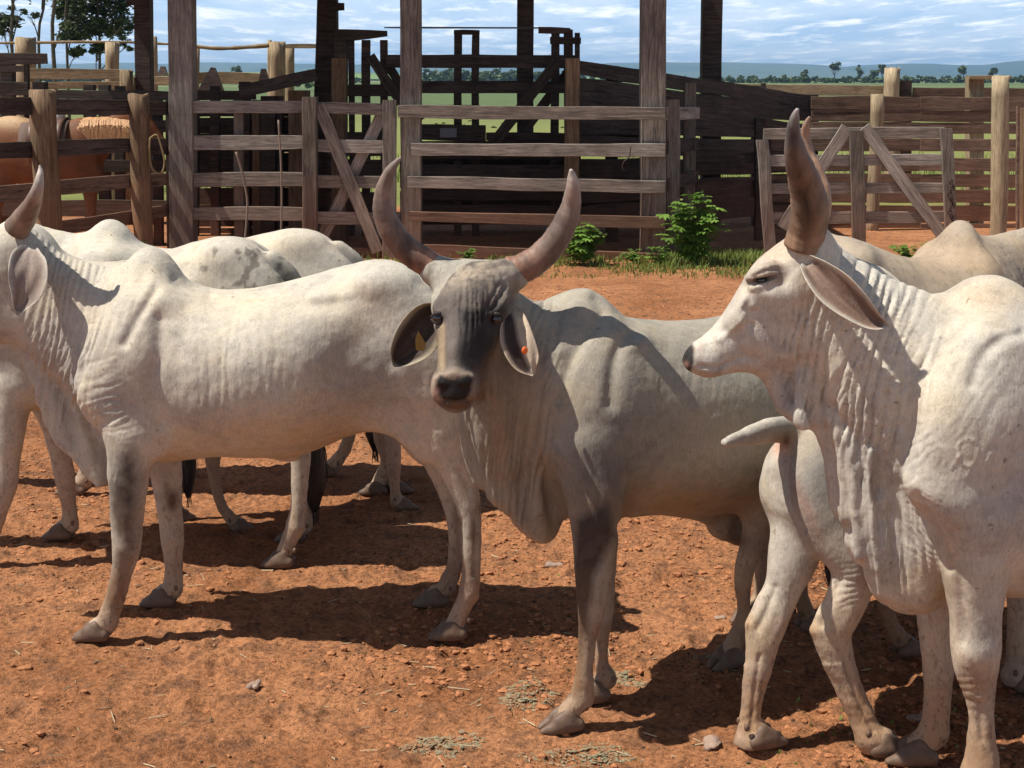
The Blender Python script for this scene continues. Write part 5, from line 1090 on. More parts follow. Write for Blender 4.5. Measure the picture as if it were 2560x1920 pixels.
hills('rising_fields', [(1200, [(-900, 198), (3500, 198)]), (1900, [(-900, 181), (0, 181), (500, 180), (900, 182), (1250, 186), (1500, 194), (1700, 198), (3500, 199)]), (2600, [(-900, 184), (900, 186), (1500, 198), (3500, 200)])],
    field_mat('rise_fields', ((0.12, 0.20, 0.06), (0.17, 0.24, 0.09), (0.08, 0.12, 0.04)), (.004, .002, .01)), seed=5)
def leaf_mat(name, a, b_, tr=.25):
    m, t, b = newmat(name); tc = N(t, 'ShaderNodeTexCoord').outputs['Object']; n = tnoise(t, tc, 1.6, 3, .6)
    at_ = N(t, 'ShaderNodeAttribute', attribute_name='Col').outputs['Color']
    c = mix(t, a, b_, n.outputs['Fac']); c = mix(t, c, at_, 1.0, 'MULTIPLY'); t.links.new(c, b.inputs['Base Color']); b.inputs['Roughness'].default_value = .55; b.inputs['Specular IOR Level'].default_value = .3
    tl = N(t, 'ShaderNodeBsdfTranslucent'); t.links.new(c, tl.inputs[0]); ms = N(t, 'ShaderNodeMixShader'); ms.inputs[0].default_value = tr
    t.links.new(b.outputs[0], ms.inputs[1]); t.links.new(tl.outputs[0], ms.inputs[2]); t.links.new(ms.outputs[0], t.nodes['Material Output'].inputs['Surface']); return m
LEAFD = leaf_mat('eucalypt_leaves', (0.035, 0.055, 0.022), (0.075, 0.10, 0.045)); LEAFF = leaf_mat('far_leaves', (0.045, 0.075, 0.026), (0.085, 0.125, 0.045), .15)
LEAFB = leaf_mat('bush_leaves', (0.12, 0.24, 0.04), (0.24, 0.38, 0.09), .4); GRASSM = leaf_mat('grass_blades', (0.12, 0.19, 0.04), (0.25, 0.30, 0.10), .35)
BARK = simple('bark', (0.10, 0.08, 0.065), .9, 6, .5, .6, .03, .1)
def leaf_cloud(name, blobs, n, size, mat, parent=None, seed=1, aspect=.45, droop=.5):
    """blobs: x,y,z,rx,ry,rz: small leaf faces in uneven tufts"""
    r = np.random.default_rng(seed); B = np.array(blobs, float); wgt = B[:, 3]*B[:, 5]; wgt /= wgt.sum(); k = r.choice(len(B), n, p=wgt)
    # tufts inside every blob
    nt_ = max(6, n//45); tk = r.choice(len(B), nt_, p=wgt); d = r.normal(size=(nt_, 3)); d /= np.linalg.norm(d, axis=1)[:, None]
    tc = B[tk, :3]+d*B[tk, 3:6]*(r.random((nt_, 1))**.4)*.9; tr_ = (B[tk, 3:6].mean(1))*(.10+.28*r.random(nt_))
    k = r.integers(0, nt_, n); P = tc[k]+r.normal(size=(n, 3))*tr_[k][:, None]*np.array([1, 1, .75])
    s = size*(.6+.8*r.random(n)); a = r.random(n)*6.28; u = np.stack([np.cos(a), np.sin(a), -droop*r.random(n)*1.4], 1); u /= np.linalg.norm(u, axis=1)[:, None]
    v = np.cross(u, r.normal(size=(n, 3))); v /= np.linalg.norm(v, axis=1)[:, None]; u *= s[:, None]; v *= s[:, None]*aspect
    V = np.stack([P-u, P+v*.9-u*.1, P+u, P-v*.9-u*.1], 1).reshape(-1, 3); F = np.arange(4*n).reshape(n, 4)
    c = (.65+.7*r.random(nt_))[k]*(.8+.4*r.random(n)); col = np.repeat(np.stack([c*1.05, c, c*.9], 1), 4, 0)
    me = mesh_np(name, V, F, False, col); return link(name, me, parent, mat)
def limb_mesh(name, limbs, mat, parent, seg=7):
    V, F = [], []
    for L in limbs:
        v, f, t, _, _ = ring_tube(L, seg, 3); k = len(V); V += list(v); F += [[i+k for i in q] for q in list(f)+list(t)]
    return link(name, mesh_poly(name, V, F), parent, mat)
# eucalypts behind the left fence
def eucalypt(px, Y, wpx, lean, blobs, label, seed, n=1500, top=-260):
    g = at(px, 195, Y); r = np.random.default_rng(seed); k = Y/FPX; base = np.array([g[0], Y, 0.])
    o = empty('eucalyptus_tree', base); tag(o, label, 'tree', 'eucalyptus trees on the left')
    T_ = lambda x, y, dy=0: (np.array(at(x, y, Y+dy))-base)
    tr = [[0, 0, -.2, wpx*k*.62], *[list(T_(px+lean*(195-y)/200+6*math.sin(y*.02+seed), y))+[wpx*k*.5*(1-.55*(195-y)/(195-top))] for y in (100, 20, -60, -150, top)]]
    limbs = [tr]
    for bx, by, rx, ry in blobs:
        y0 = min(190, by+60+40*r.random()); x0 = px+lean*(195-y0)/200; dy = (r.random()-.5)*3
        limbs.append([list(T_(x0, y0))+[wpx*k*.22], list(T_((x0+bx)/2, (y0+by)/2-8, dy/2))+[wpx*k*.16], list(T_(bx, by, dy))+[wpx*k*.06]])
        for j in range(4): limbs.append([list(T_((x0+bx)/2, (y0+by)/2-8, dy/2))+[wpx*k*.08], list(T_(bx+(r.random()-.5)*rx*1.6, by+(r.random()-.5)*ry*1.6, dy))+[wpx*k*.03]])
    limb_mesh('trunk', limbs, BARK, o)
    if blobs: leaf_cloud('crown', [list(T_(bx, by, (r.random()-.5)*2))+[rx*k, rx*k*.9, ry*k] for bx, by, rx, ry in blobs], n, .085*Y/45, LEAFD, o, seed)
Ye = 46
eucalypt(30, Ye, 9, -4, [(20, 60, 25, 26), (55, 25, 34, 28), (10, 85, 20, 12), (50, -40, 60, 40)], 'thin dark eucalyptus at the left edge of the photo', 1, 1500)
eucalypt(96, Ye+2, 8, 10, [(75, 40, 20, 14), (110, -60, 60, 40)], 'slender leaning eucalyptus trunk, second from the left edge', 2, 700)
eucalypt(138, Ye-2, 11, -2, [(160, 55, 16, 20), (150, -70, 70, 40)], 'straightest bare eucalyptus trunk between the leafy ones', 3, 800)
eucalypt(165, Ye+3, 7, 6, [(185, 60, 32, 34), (175, 20, 40, 30), (175, 95, 30, 16), (195, 130, 22, 12)], 'thin eucalyptus with hanging leaves beside the straight bare trunk', 4, 2600)
eucalypt(240, Ye+4, 7, 10, [(230, 30, 50, 34), (285, 20, 44, 34), (255, 70, 46, 22), (305, 65, 34, 34), (265, -40, 90, 40), (215, 75, 28, 20), (318, 118, 20, 18), (240, 120, 24, 12)], 'leafiest dark eucalyptus left of the first tall dark shed post', 5, 6500)
# trees and shrubs in the distance
def far_tree(px, Y, wpx, hpx, label, seed, base=200, n=700, open_=False):
    k = Y/FPX; g = at(px, 195, Y); o = empty('distant_tree', (g[0], Y, 0)); tag(o, label, 'tree', 'lone trees in the distance'); r = np.random.default_rng(seed)
    H = hpx*k; W = wpx*k*.5
    limb_mesh('trunk', [[[0, 0, -.5, H*.035], [W*.1, 0, H*.4, H*.025], [0, 0, H*.8, H*.01]]]+[[[0, 0, H*.4, H*.018], [W*.6*math.cos(a), W*.5*math.sin(a), H*.7, H*.006]] for a in (0.5, 2.4, 4.1)], BARK, o, 5)
    bl = [[(r.random()-.5)*W*1.0, (r.random()-.5)*W*1.0, H*(.55+.38*r.random()), W*(.45+.3*r.random()), W*.5, H*.20] for _ in range(7)]
    leaf_cloud('crown', bl, n, k*2.8, LEAFF, o, seed, .7)
for i, (px, Y, w_, h_, lb) in enumerate([(2011, 700, 22, 34, 'small rounded distant tree, leftmost beyond the right fence'), (2085, 700, 34, 44, 'broadest distant tree beyond the right fence'), (2150, 720, 26, 40, 'open-crowned distant tree right of the broadest one'),
    (2204, 700, 26, 46, 'tall narrow distant tree just left of the pale post top'), (2186, 740, 24, 26, 'low distant tree beside the tall narrow one'), (2408, 720, 28, 44, 'distant tree left of the small wooden post frame'), (2478, 740, 24, 34, 'rounded distant tree above the small wooden post frame'),
    (590, 500, 34, 46, 'small spreading distant tree between the grey post and the round log posts')]): far_tree(px, Y, w_, h_, lb, 20+i)
def hedge(name, Y, spans, label, seed, size=3.6, n=2600):
    k = Y/FPX; r = np.random.default_rng(seed); bl = []
    for x0, x1, top in spans:
        m = int((x1-x0)/2.5)
        for i in range(m):
            x = x0+(x1-x0)*(i+r.random())/m; h = (207-top)*k*(.6+.5*r.random()); g = at(x, 195, Y); bl.append([g[0], Y+r.random()*40, h*.5, 9*k, 9*k, h*.5])
    o = leaf_cloud(name, bl, n, k*size, LEAFF, None, seed, .7); tag(o, label, 'trees', None, 'stuff')
hedge('far_woodland', 620, [(1780, 2600, 189), (1780, 2600, 194), (1480, 1790, 191), (1050, 1460, 172), (-100, 900, 190)], 'dark band of far trees along the edge of the plain', 31, 4.2, 42000)
hedge('scrub', 240, [(700, 800, 152), (640, 700, 172), (1060, 1150, 178)], 'rounded clump of green scrub beyond the left chute', 32, 4.0, 3000)
hedge('scrub', 60, [(1060, 1300, 212), (1380, 1460, 225)], 'low scrub in the pasture seen through the crush boards', 33, 5.0, 2500)
# ------------------------------------------------------------------ corral timber
BR = np.random.default_rng(99)
def board(parent, x0, t0, b0, x1, t1, b1, Y0, Y1=None, mat=None, name='rail', th=.035, rough=1.0, dy=0.0):
    """plank between picture columns x0..x1 (top and bottom edge rows given at both ends)"""
    Y1 = Y0 if Y1 is None else Y1; Y0 += dy; Y1 += dy
    A = at(x0, (t0+b0)/2, Y0); B = at(x1, (t1+b1)/2, Y1); h0 = (b0-t0)*Y0/FPX; h1 = (b1-t1)*Y1/FPX
    ex = B-A; L = np.linalg.norm(ex); ex /= L; ey = np.cross([0, 0, 1.0], ex); ey /= np.linalg.norm(ey)+1e-9; ez = np.cross(ex, ey)
    n = max(3, int(L/.22)); V, F = [], []; ph = BR.random()*50
    for i in range(n+1):
        t = i/n; h = h0+(h1-h0)*t; w1 = .007*rough*fbm(np.array([[t*L*1.4+ph, 1, 0]]), 3)[0]*2; w2 = .007*rough*fbm(np.array([[t*L*1.4+ph, 9, 0]]), 3)[0]*2; wb = .006*rough*fbm(np.array([[t*L*.8+ph, 5, 0]]), 2)[0]*2
        e = 0 if 0 < i < n else .004; xx = t*L+(.006*(BR.random()-.5) if i in (0, n) else 0); c = .004
        top, bot = h/2+w1-e, -h/2+w2+e; y0, y1 = -th/2+wb, th/2+wb
        V += [[xx, y0+c, bot], [xx, y1-c, bot], [xx, y1, bot+c], [xx, y1, top-c], [xx, y1-c, top], [xx, y0+c, top], [xx, y0, top-c], [xx, y0, bot+c]]
    for i in range(n):
        for j in range(8): F.append([i*8+j, i*8+(j+1) % 8, i*8+8+(j+1) % 8, i*8+8+j])
    F.append(list(range(8))[::-1]); F.append([n*8+j for j in range(8)])
    o = link(name, mesh_poly(name, V, F, False), None, mat or WGREY)
    M = Matrix(((ex[0], ey[0], ez[0], A[0]), (ex[1], ey[1], ez[1], A[1]), (ex[2], ey[2], ez[2], A[2]), (0, 0, 0, 1)))
    if parent is not None:
        o.parent = parent; o.matrix_local = Matrix.Translation(parent.location).inverted() @ M
    else: o.matrix_world = M
    return o
def pst(parent, xt, yt, w_, Y, xb=None, yb=None, mat=None, name='post', round_=False, wb=None, depth=None, pointed=False, dy=0.0):
    """upright timber: centre column and row of its top, width in pixels, down to the ground unless a lower end is given"""
    Y += dy; xb = xt if xb is None else xb; A = at(xt, yt, Y)
    if yb is None: B = at(xb, yt, Y); B = np.array([at(xb, 195+CAMH*FPX/Y, Y)[0], Y, -.15])
    else: B = at(xb, yb, Y)
    k = Y/FPX; r1 = w_*k/2; r0 = (wb or w_)*k/2; L = A[2]-B[2]; n = max(4, int(L/.25)); V, F = [], []; ph = BR.random()*40
    seg = 14 if round_ else 8; dp = (depth or (2*r1))/2
    for i in range(n+1):
        t = i/n; r = r0+(r1-r0)*t; cx = B[0]+(A[0]-B[0])*t+.010*fbm(np.array([[t*3+ph, 0, 0]]), 2)[0]*(2 if round_ else 1); z = B[2]+L*t-A[2]*0
        for j in range(seg):
            if round_:
                a = 6.283*j/seg; rr = r*(1+.10*fbm(np.array([[math.cos(a)*1.5+ph, math.sin(a)*1.5, t*2]]), 3)[0]*2); V.append([cx+rr*math.cos(a), rr*math.sin(a), z])
            else:
                c = .006; q = [(-r+c, -dp), (r-c, -dp), (r, -dp+c), (r, dp-c), (r-c, dp), (-r+c, dp), (-r, dp-c), (-r, -dp+c)][j]
                jx = .004*fbm(np.array([[t*6+ph, j*3., 0]]), 2)[0]; V.append([cx+q[0]+jx, q[1]+jx, z])
    if pointed:
        for j in range(seg): V[n*seg+j][2] -= .0 if abs(V[n*seg+j][0]-cx) < r1*.55 else r1*.9
    if round_:
        for j in range(seg): V[n*seg+j][2] += .012*math.sin(j*1.3+ph)
    for i in range(n):
        for j in range(seg): F.append([i*seg+j, i*seg+(j+1) % seg, i*seg+seg+(j+1) % seg, i*seg+seg+j])
    F.append([n*seg+j for j in range(seg)]); F.append(list(range(seg))[::-1])
    V = np.array(V); x0 = B[0]; V[:, 0] -= x0; o = link(name, mesh_poly(name, V, F, False), None, mat or WTALL)
    if round_: o.data.polygons.foreach_set('use_smooth', np.array([len(p.vertices) == 4 for p in o.data.polygons]))
    off = parent.location if parent is not None else Vector((0, 0, 0))
    if parent is not None: o.parent = parent
    o.location = (x0-off[0], Y-off[1], -off[2]); return o
def fence(name, px, Y, label, cat, group=None):
    g = at(px, 195, Y); o = empty(name, (g[0], Y, 0)); tag(o, label, cat, group); return o
# left fence with the horse behind it
fl = fence('wooden_fence', 200, 15.6, 'dark plank fence on round brown posts at the left, in front of the horse', 'fence')
YL = lambda x: 14.62+(x-0)*(16.9-14.62)/420
for (a, b_) in ((((-260, 238, 284), (100, 246, 286))), ((100, 247, 287), (345, 249, 286)), ((345, 250, 286), (421, 253, 289))): board(fl, *a[:1], a[1], a[2], b_[0], b_[1], b_[2], YL(a[0]), YL(b_[0]), WDARK, dy=.10)
for (a, b_) in (((-260, 372, 408), (100, 352, 392)), ((100, 352, 394), (345, 344, 380)), ((345, 345, 384), (421, 346, 388)), ((-260, 492, 536), (100, 456, 495)), ((100, 457, 492), (345, 434, 468)), ((345, 436, 472), (421, 432, 462)),
    ((-260, 612, 656), (100, 560, 598)), ((100, 560, 596), (345, 525, 557)), ((345, 522, 552), (421, 512, 540))): board(fl, a[0], a[1], a[2], b_[0], b_[1], b_[2], YL(a[0]), YL(b_[0]), WRED if a[1] > 430 else WDARK, dy=.10)
pst(fl, 105, 226, 60, YL(105), 128, None, WPOST, round_=True); pst(fl, 343, 235, 50, YL(343), 362, None, WPOST, round_=True); pst(fl, -270, 220, 60, YL(-270), None, None, WPOST, round_=True)
# middle left fence
YM = 17.0
fm = fence('wooden_fence', 600, YM, 'grey plank fence panel between the left round posts and the cross-braced gate', 'fence')
for t0, b0, t1, b1, x0, m_ in ((253, 284, 251, 281, 424, WGREY), (341, 377, 340, 372, 424, WGREY), (433, 467, 430, 465, 424, WGREY), (518, 551, 517, 551, 424, WGREY), (612, 645, 610, 645, 424, WRED)): board(fm, x0, t0, b0, 760, t1, b1, YM, None, m_, dy=-.02)
pst(fm, 774, 242, 35, YM, 774, None, WGREY and WTALL, dy=-.06); pst(fm, 595, 250, 22, YM, 598, None, WTALL, dy=.10); pst(fm, 426, 250, 20, YM, 428, None, WTALL, dy=.08)
# gate with a cross brace
gt = fence('wooden_gate', 890, YM, 'grey plank gate with crossed diagonal braces left of the middle bull', 'gate', 'plank gates')
for t0, b0, t1, b1, m_ in ((255, 283, 262, 291, WGREY), (350, 380, 353, 383, WGREY), (438, 470, 440, 471, WGREY), (530, 560, 532, 562, WGREY), (618, 650, 620, 652, WRED)): board(gt, 793, t0, b0, 990, t1, b1, YM, None, m_)
pst(gt, 974, 250, 34, YM, 972, None, WTALL, name='stile', depth=.06, dy=-.055)
def diag(parent, x0, y0, x1, y1, w_, Y, mat, name='brace', dy=0, th=.03): 
    a = math.atan2(y1-y0, x1-x0); hw = w_/2/max(.2, abs(math.cos(a)))
    return board_dir(parent, x0, y0, x1, y1, w_, Y, mat, name, dy, th)
def board_dir(parent, x0, y0, x1, y1, w_, Y, mat, name, dy, th):
    Y += dy; A = at(x0, y0, Y); B = at(x1, y1, Y); h = w_*Y/FPX; ex = B-A; L = np.linalg.norm(ex); ex /= L; ey = np.array([0, 1.0, 0]); ez = np.cross(ex, ey)
    V, F = [], []
    for i in range(6):
        t = i/5
        for (yy, zz_) in ((-th/2, -h/2), (th/2, -h/2), (th/2, h/2), (-th/2, h/2)): V.append([t*L, yy, zz_+.003*math.sin(i*2.1+zz_*9)])
    for i in range(5):
        for j in range(4): F.append([i*4+j, i*4+(j+1) % 4, i*4+4+(j+1) % 4, i*4+4+j])
    F += [[3, 2, 1, 0], [20, 21, 22, 23]]
    o = link(name, mesh_poly(name, V, F, False), None, mat); M = Matrix(((ex[0], ey[0], ez[0], A[0]), (ex[1], ey[1], ez[1], A[1]), (ex[2], ey[2], ez[2], A[2]), (0, 0, 0, 1)))
    o.parent = parent; o.matrix_local = Matrix.Translation(parent.location).inverted() @ M; return o
diag(gt, 797, 262, 945, 630, 30, YM, WGREY, dy=-.045); diag(gt, 955, 285, 808, 590, 28, YM, WGREY, dy=.045)
# fence behind the middle bull
fk = fence('wooden_fence', 1330, YM, 'grey plank fence behind the middle bull, red at its foot, between two thick posts', 'fence')
for x0, t0, b0, t1, b1, m_ in ((994, 264, 295, 268, 299, WGREY), (1027, 358, 389, 360, 391, WGREY), (1019, 441, 470, 452, 484, WGREY), (1023, 528, 553, 541, 573, WRED), (1050, 610, 640, 633, 667, WRED)): board(fk, x0, t0, b0, 1662, t1, b1, YM, None, m_, dy=-.16)
pst(fk, 1431, 146, 35, 17.6, 1428, None, WPOST); pst(fk, 1680, 249, 34, 17.25, 1682, None, WTALL)
# shed: thick posts, a low-pitched sheet roof above the picture
sh = fence('cattle_shed', 1000, 19.0, 'open cattle shed with thick grey front posts and dark rear posts above the corral', 'shed')
for x, w_, m_ in ((454, 58, WTALL), (1025, 50, WTALL), (1634, 60, WTALL)): pst(sh, x-(x-1280)*.0, -130, w_, 17.05, x+(4 if x < 1280 else -4), None, m_)
for x, w_ in ((358, 38), (1313, 40), (1779, 47)): pst(sh, x, -60, w_, 21.2, x-(x-1280)*.006, None, WDARK)
pst(sh, 820, -60, 44, 21.2, 812, None, WDARK, wb=70)
for x, yy in ((835, 18), (1300, -10), (340, 4)): board(sh, x-22, yy-12, yy+8, x+26, yy-12, yy+8, 21.0, None, WDARK, 'cross_arm')
for Yb, zz_ in ((17.05, 3.50), (21.2, 3.72)): 
    q = [195-(zz_-CAMH)*FPX/Yb*1.0+18, 195-(zz_-CAMH)*FPX/Yb+55]; board(sh, 60 if Yb < 18 else 240, q[0]-60, q[1]-60, 1830, q[0]-60, q[1]-60, Yb, None, WDARK, 'beam', .12)
nx_, V, F = 260, [], []
for i in range(nx_+1):
    x = -6.1+8.5*i/nx_
    for (y, z) in ((16.74, 3.72), (19, 3.86), (22.6, 4.08)): V += [[x-float(sh.location[0]), y-19.0, z+.012*math.sin(i*1.55)]]
F = [[i*3+j, i*3+3+j, i*3+4+j, i*3+1+j] for i in range(nx_) for j in (0, 1)]
ro = link('roof', mesh_poly('roof', V, F), sh, simple('rusty_sheet', (0.22, 0.13, 0.09), .6, 3, .4, .1)); sm = ro.modifiers.new('thick', 'SOLIDIFY'); sm.thickness = .004
# chute wall running back to the right
ch = fence('loading_chute', 1750, 19.5, 'dark solid-planked chute wall sloping down to the right behind the shed post', 'cattle chute')
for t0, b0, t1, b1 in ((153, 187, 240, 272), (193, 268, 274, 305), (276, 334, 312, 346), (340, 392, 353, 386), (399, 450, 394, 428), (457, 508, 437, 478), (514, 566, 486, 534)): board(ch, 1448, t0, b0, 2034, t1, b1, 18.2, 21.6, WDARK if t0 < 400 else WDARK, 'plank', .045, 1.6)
for x, yt, Y in ((1530, 165, 18.7), (1895, 215, 20.8), (2028, 236, 21.5)): pst(ch, x, yt, 30, Y, x, None, WDARK, dy=.08)
fs = fence('wooden_fence', 1800, 18.0, 'short grey fence wing angling back from the thick right shed post', 'fence')
for (t0, b0, t1, b1) in ((268, 299, 268, 298), (350, 386, 344, 374), (446, 478, 425, 455)): board(fs, 1664, t0, b0, 1745, t1, b1, 17.1, 18.4, WGREY if t0 < 300 else WDARK)
for (t0, b0, t1, b1) in ((268, 299, 310, 340), (372, 404, 382, 410), (450, 500, 452, 486)): board(fs, 1738, t0, b0, 2000, t1, b1, 18.4, 19.4, WDARK)
pst(fs, 1724, 207, 28, 18.35, 1722, None, WTALL, dy=-.06); pst(fs, 1900, 296, 24, 19.0, None, None, WDARK, dy=-.06)
# crush and dark rails under the roof
cr = fence('cattle_crush', 1150, 19.4, 'dark timber cattle crush standing under the shed roof behind the fence', 'cattle crush'); Yc = 19.4
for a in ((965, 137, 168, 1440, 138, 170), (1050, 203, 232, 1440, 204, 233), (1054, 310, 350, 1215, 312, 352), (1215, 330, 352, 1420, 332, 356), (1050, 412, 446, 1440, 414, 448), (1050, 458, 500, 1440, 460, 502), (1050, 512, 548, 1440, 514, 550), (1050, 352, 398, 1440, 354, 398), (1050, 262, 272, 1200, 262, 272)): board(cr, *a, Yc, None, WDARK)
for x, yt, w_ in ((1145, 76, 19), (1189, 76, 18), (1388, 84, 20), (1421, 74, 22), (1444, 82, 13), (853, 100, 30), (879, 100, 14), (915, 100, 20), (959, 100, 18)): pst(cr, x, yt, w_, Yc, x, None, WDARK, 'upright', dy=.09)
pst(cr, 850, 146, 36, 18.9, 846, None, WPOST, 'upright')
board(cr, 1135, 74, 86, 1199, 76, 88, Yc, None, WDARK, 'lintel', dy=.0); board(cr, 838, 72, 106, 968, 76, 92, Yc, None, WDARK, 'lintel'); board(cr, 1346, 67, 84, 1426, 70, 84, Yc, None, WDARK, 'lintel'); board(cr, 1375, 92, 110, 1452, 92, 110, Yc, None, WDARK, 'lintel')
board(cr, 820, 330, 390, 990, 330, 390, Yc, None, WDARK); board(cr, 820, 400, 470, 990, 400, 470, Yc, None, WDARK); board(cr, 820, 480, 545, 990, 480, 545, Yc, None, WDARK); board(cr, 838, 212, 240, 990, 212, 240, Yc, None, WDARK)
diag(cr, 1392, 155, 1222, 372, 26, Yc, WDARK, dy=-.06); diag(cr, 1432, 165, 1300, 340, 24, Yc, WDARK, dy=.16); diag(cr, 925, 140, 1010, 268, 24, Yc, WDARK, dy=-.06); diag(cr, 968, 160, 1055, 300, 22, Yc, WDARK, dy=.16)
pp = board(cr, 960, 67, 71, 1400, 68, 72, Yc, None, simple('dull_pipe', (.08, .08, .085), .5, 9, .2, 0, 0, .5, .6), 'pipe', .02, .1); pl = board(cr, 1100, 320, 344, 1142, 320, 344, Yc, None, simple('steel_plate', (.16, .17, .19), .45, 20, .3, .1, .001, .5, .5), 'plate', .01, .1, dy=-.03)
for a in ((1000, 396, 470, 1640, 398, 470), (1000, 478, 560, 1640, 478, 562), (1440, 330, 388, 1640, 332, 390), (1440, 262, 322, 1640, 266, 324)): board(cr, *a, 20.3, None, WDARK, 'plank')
# left ramp and inner pens
rp = fence('loading_chute', 640, 19.0, 'dark timber ramp rising right under the shed roof at the left', 'cattle chute'); Yr = 19.0
board(rp, 600, 214, 244, 790, 172, 202, Yr, None, WDARK); 
for a in ((424, 295, 333, 800, 292, 332), (424, 384, 431, 800, 382, 430), (424, 470, 514, 800, 468, 510), (424, 538, 566, 800, 538, 566), (424, 570, 606, 800, 570, 606), (300, 600, 640, 800, 600, 640), (424, 228, 250, 640, 226, 250), (424, 255, 292, 830, 255, 290), (424, 334, 384, 830, 332, 378), (424, 431, 468, 830, 432, 468), (424, 512, 540, 830, 512, 542)): board(rp, *a, Yr+.8, None, WDARK)  # lower and overlapping rows added to fill gaps where shade should lie
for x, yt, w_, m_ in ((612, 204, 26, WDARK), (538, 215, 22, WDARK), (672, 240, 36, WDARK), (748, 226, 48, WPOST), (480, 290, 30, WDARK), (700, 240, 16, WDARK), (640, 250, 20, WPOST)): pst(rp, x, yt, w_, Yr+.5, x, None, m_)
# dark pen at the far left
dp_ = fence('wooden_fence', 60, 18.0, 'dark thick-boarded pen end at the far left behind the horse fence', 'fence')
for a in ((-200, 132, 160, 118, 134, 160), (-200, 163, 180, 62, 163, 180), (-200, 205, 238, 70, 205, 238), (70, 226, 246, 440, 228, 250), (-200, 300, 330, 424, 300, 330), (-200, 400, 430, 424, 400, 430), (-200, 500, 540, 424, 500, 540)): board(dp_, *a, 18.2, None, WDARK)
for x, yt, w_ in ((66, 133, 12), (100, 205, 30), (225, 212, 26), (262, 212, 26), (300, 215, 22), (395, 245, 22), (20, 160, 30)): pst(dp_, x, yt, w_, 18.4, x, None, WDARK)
# pale outer fence on the left
pf = fence('pale_fence', 250, 25, 'pale sun-bleached outer fence with thick round log posts and a bark rail, at the left', 'fence')
board(pf, 70, 173, 197, 312, 173, 198, 22, None, WPALEB); board(pf, 70, 205, 222, 330, 205, 222, 22, None, WPALEB); board(pf, 380, 190, 212, 470, 192, 214, 24, None, WPALEB)
for x, yt, w_, Y, m_ in ((63, 94, 48, 24, WPALE), (280, 107, 34, 25, WPALE), (386, 92, 15, 25, WPALE), (314, 176, 32, 21, WPALE), (332, 192, 14, 21.3, WPALE), (692, 105, 38, 25, WPALE), (724, 118, 24, 26, WPALE), (494, 120, 12, 26, WPALE), (672, 100, 10, 26, WPALE)): pst(pf, x, yt, w_, Y, x, None, m_, round_=True)
def pole(parent, pts, r, Y, mat, name='rail'):
    n = [list(np.array(at(x, y, Y))-np.array(parent.location))+[r] for x, y in pts]; v, f, t, _, _ = ring_tube(n, 8, 5, .10); return link(name, mesh_poly(name, v, f+t), parent, mat)
pole(pf, [(-100, 108), (60, 107), (200, 105), (340, 106), (430, 111)], .022, 25.3, WPALEB); pole(pf, [(430, 109), (490, 116), (545, 121), (600, 119), (680, 113)], .035, 25.3, WPALEB); board(pf, 712, 110, 120, 800, 110, 121, 25.4, None, WPALEB)
board(pf, 484, 181, 208, 668, 184, 212, 26, None, WPALEB, 'plank', .06, 3)
def peak(parent, pts, Y, mat, th=.05):
    P = [np.array(at(x, y, Y))-np.array(parent.location) for x, y in pts]; n = len(P); V = [list(p) for p in P]+[[p[0], p[1]+th, p[2]] for p in P]
    F = [list(range(n)), [n+i for i in range(n)][::-1]]+[[i, (i+1) % n, n+(i+1) % n, n+i][::-1] for i in range(n)]; return link('pointed_board', mesh_poly('pointed_board', V, F, False), parent, mat)
for p in ([(493, 228), (527, 168), (538, 170), (560, 228)], [(392, 190), (402, 165), (412, 166), (420, 190)], [(642, 226), (652, 172), (664, 172), (680, 226)]): peak(pf, p, 21.8, WGREY)
# right hand side
r1 = fence('wooden_fence', 2100, 25, 'pale brown outer plank fence along the top right, beyond the gate', 'fence')
board(r1, 1806, 209, 236, 2246, 214, 240, 25, None, WPALEB); board(r1, 2281, 219, 243, 2640, 221, 245, 25, None, WRED); pst(r1, 2230, 170, 38, 24.8, None, None, WPALE, round_=True); pst(r1, 2262, 201, 28, 25, None, None, WDARK); pst(r1, 1908, 208, 12, 24.9, None, None, WDARK)
board(r1, 1806, 255, 285, 2246, 258, 286, 25, None, WRED); board(r1, 2281, 262, 290, 2640, 262, 290, 25, None, WRED)
r2 = fence('wooden_fence', 2300, 20.5, 'tall red-brown plank fence behind the right gate, lit by the sun', 'fence'); Y2 = 20.5
for t, b_, x0 in ((241, 273, 2028), (274, 303, 2028), (305, 333, 2028), (345, 377, 1928), (394, 427, 1928), (434, 467, 1928), (472, 506, 1928), (512, 552, 1928), (556, 600, 1928), (604, 640, 1928)):
    board(r2, x0, t, b_, 2300, t+1, b_+1, Y2, None, WRED); board(r2, 2300, t+2, b_+1, 2700, t+3, b_+2, Y2-.01, None, WRED)
pst(r2, 2195, 237, 33, Y2-.3, 2183, None, WPALE, round_=True); pst(r2, 2437, 195, 36, Y2+.3, None, None, WPALE); board(r2, 2418, 189, 197, 2522, 189, 198, Y2+.1, None, WPALEB, 'lintel', .2); pst(r2, 2640, 230, 36, Y2+.2, None, None, WRED and WTALL)
rp2 = fence('fence_post', 2497, 17.6, 'tall stripped pale log post standing alone right of the gate', 'post'); pst(rp2, 2503, 190, 40, 17.6, 2494, None, WPALE, 'log', round_=True)
rp3 = fence('gate_frame', 2552, 16.2, 'reddish timber door frame edge at the right border of the photo', 'gate frame'); pst(rp3, 2544, 266, 8, 16.2, 2548, None, WRED, 'upright'); pst(rp3, 2580, 270, 50, 16.25, 2584, None, WPOST, 'upright', dy=.05)
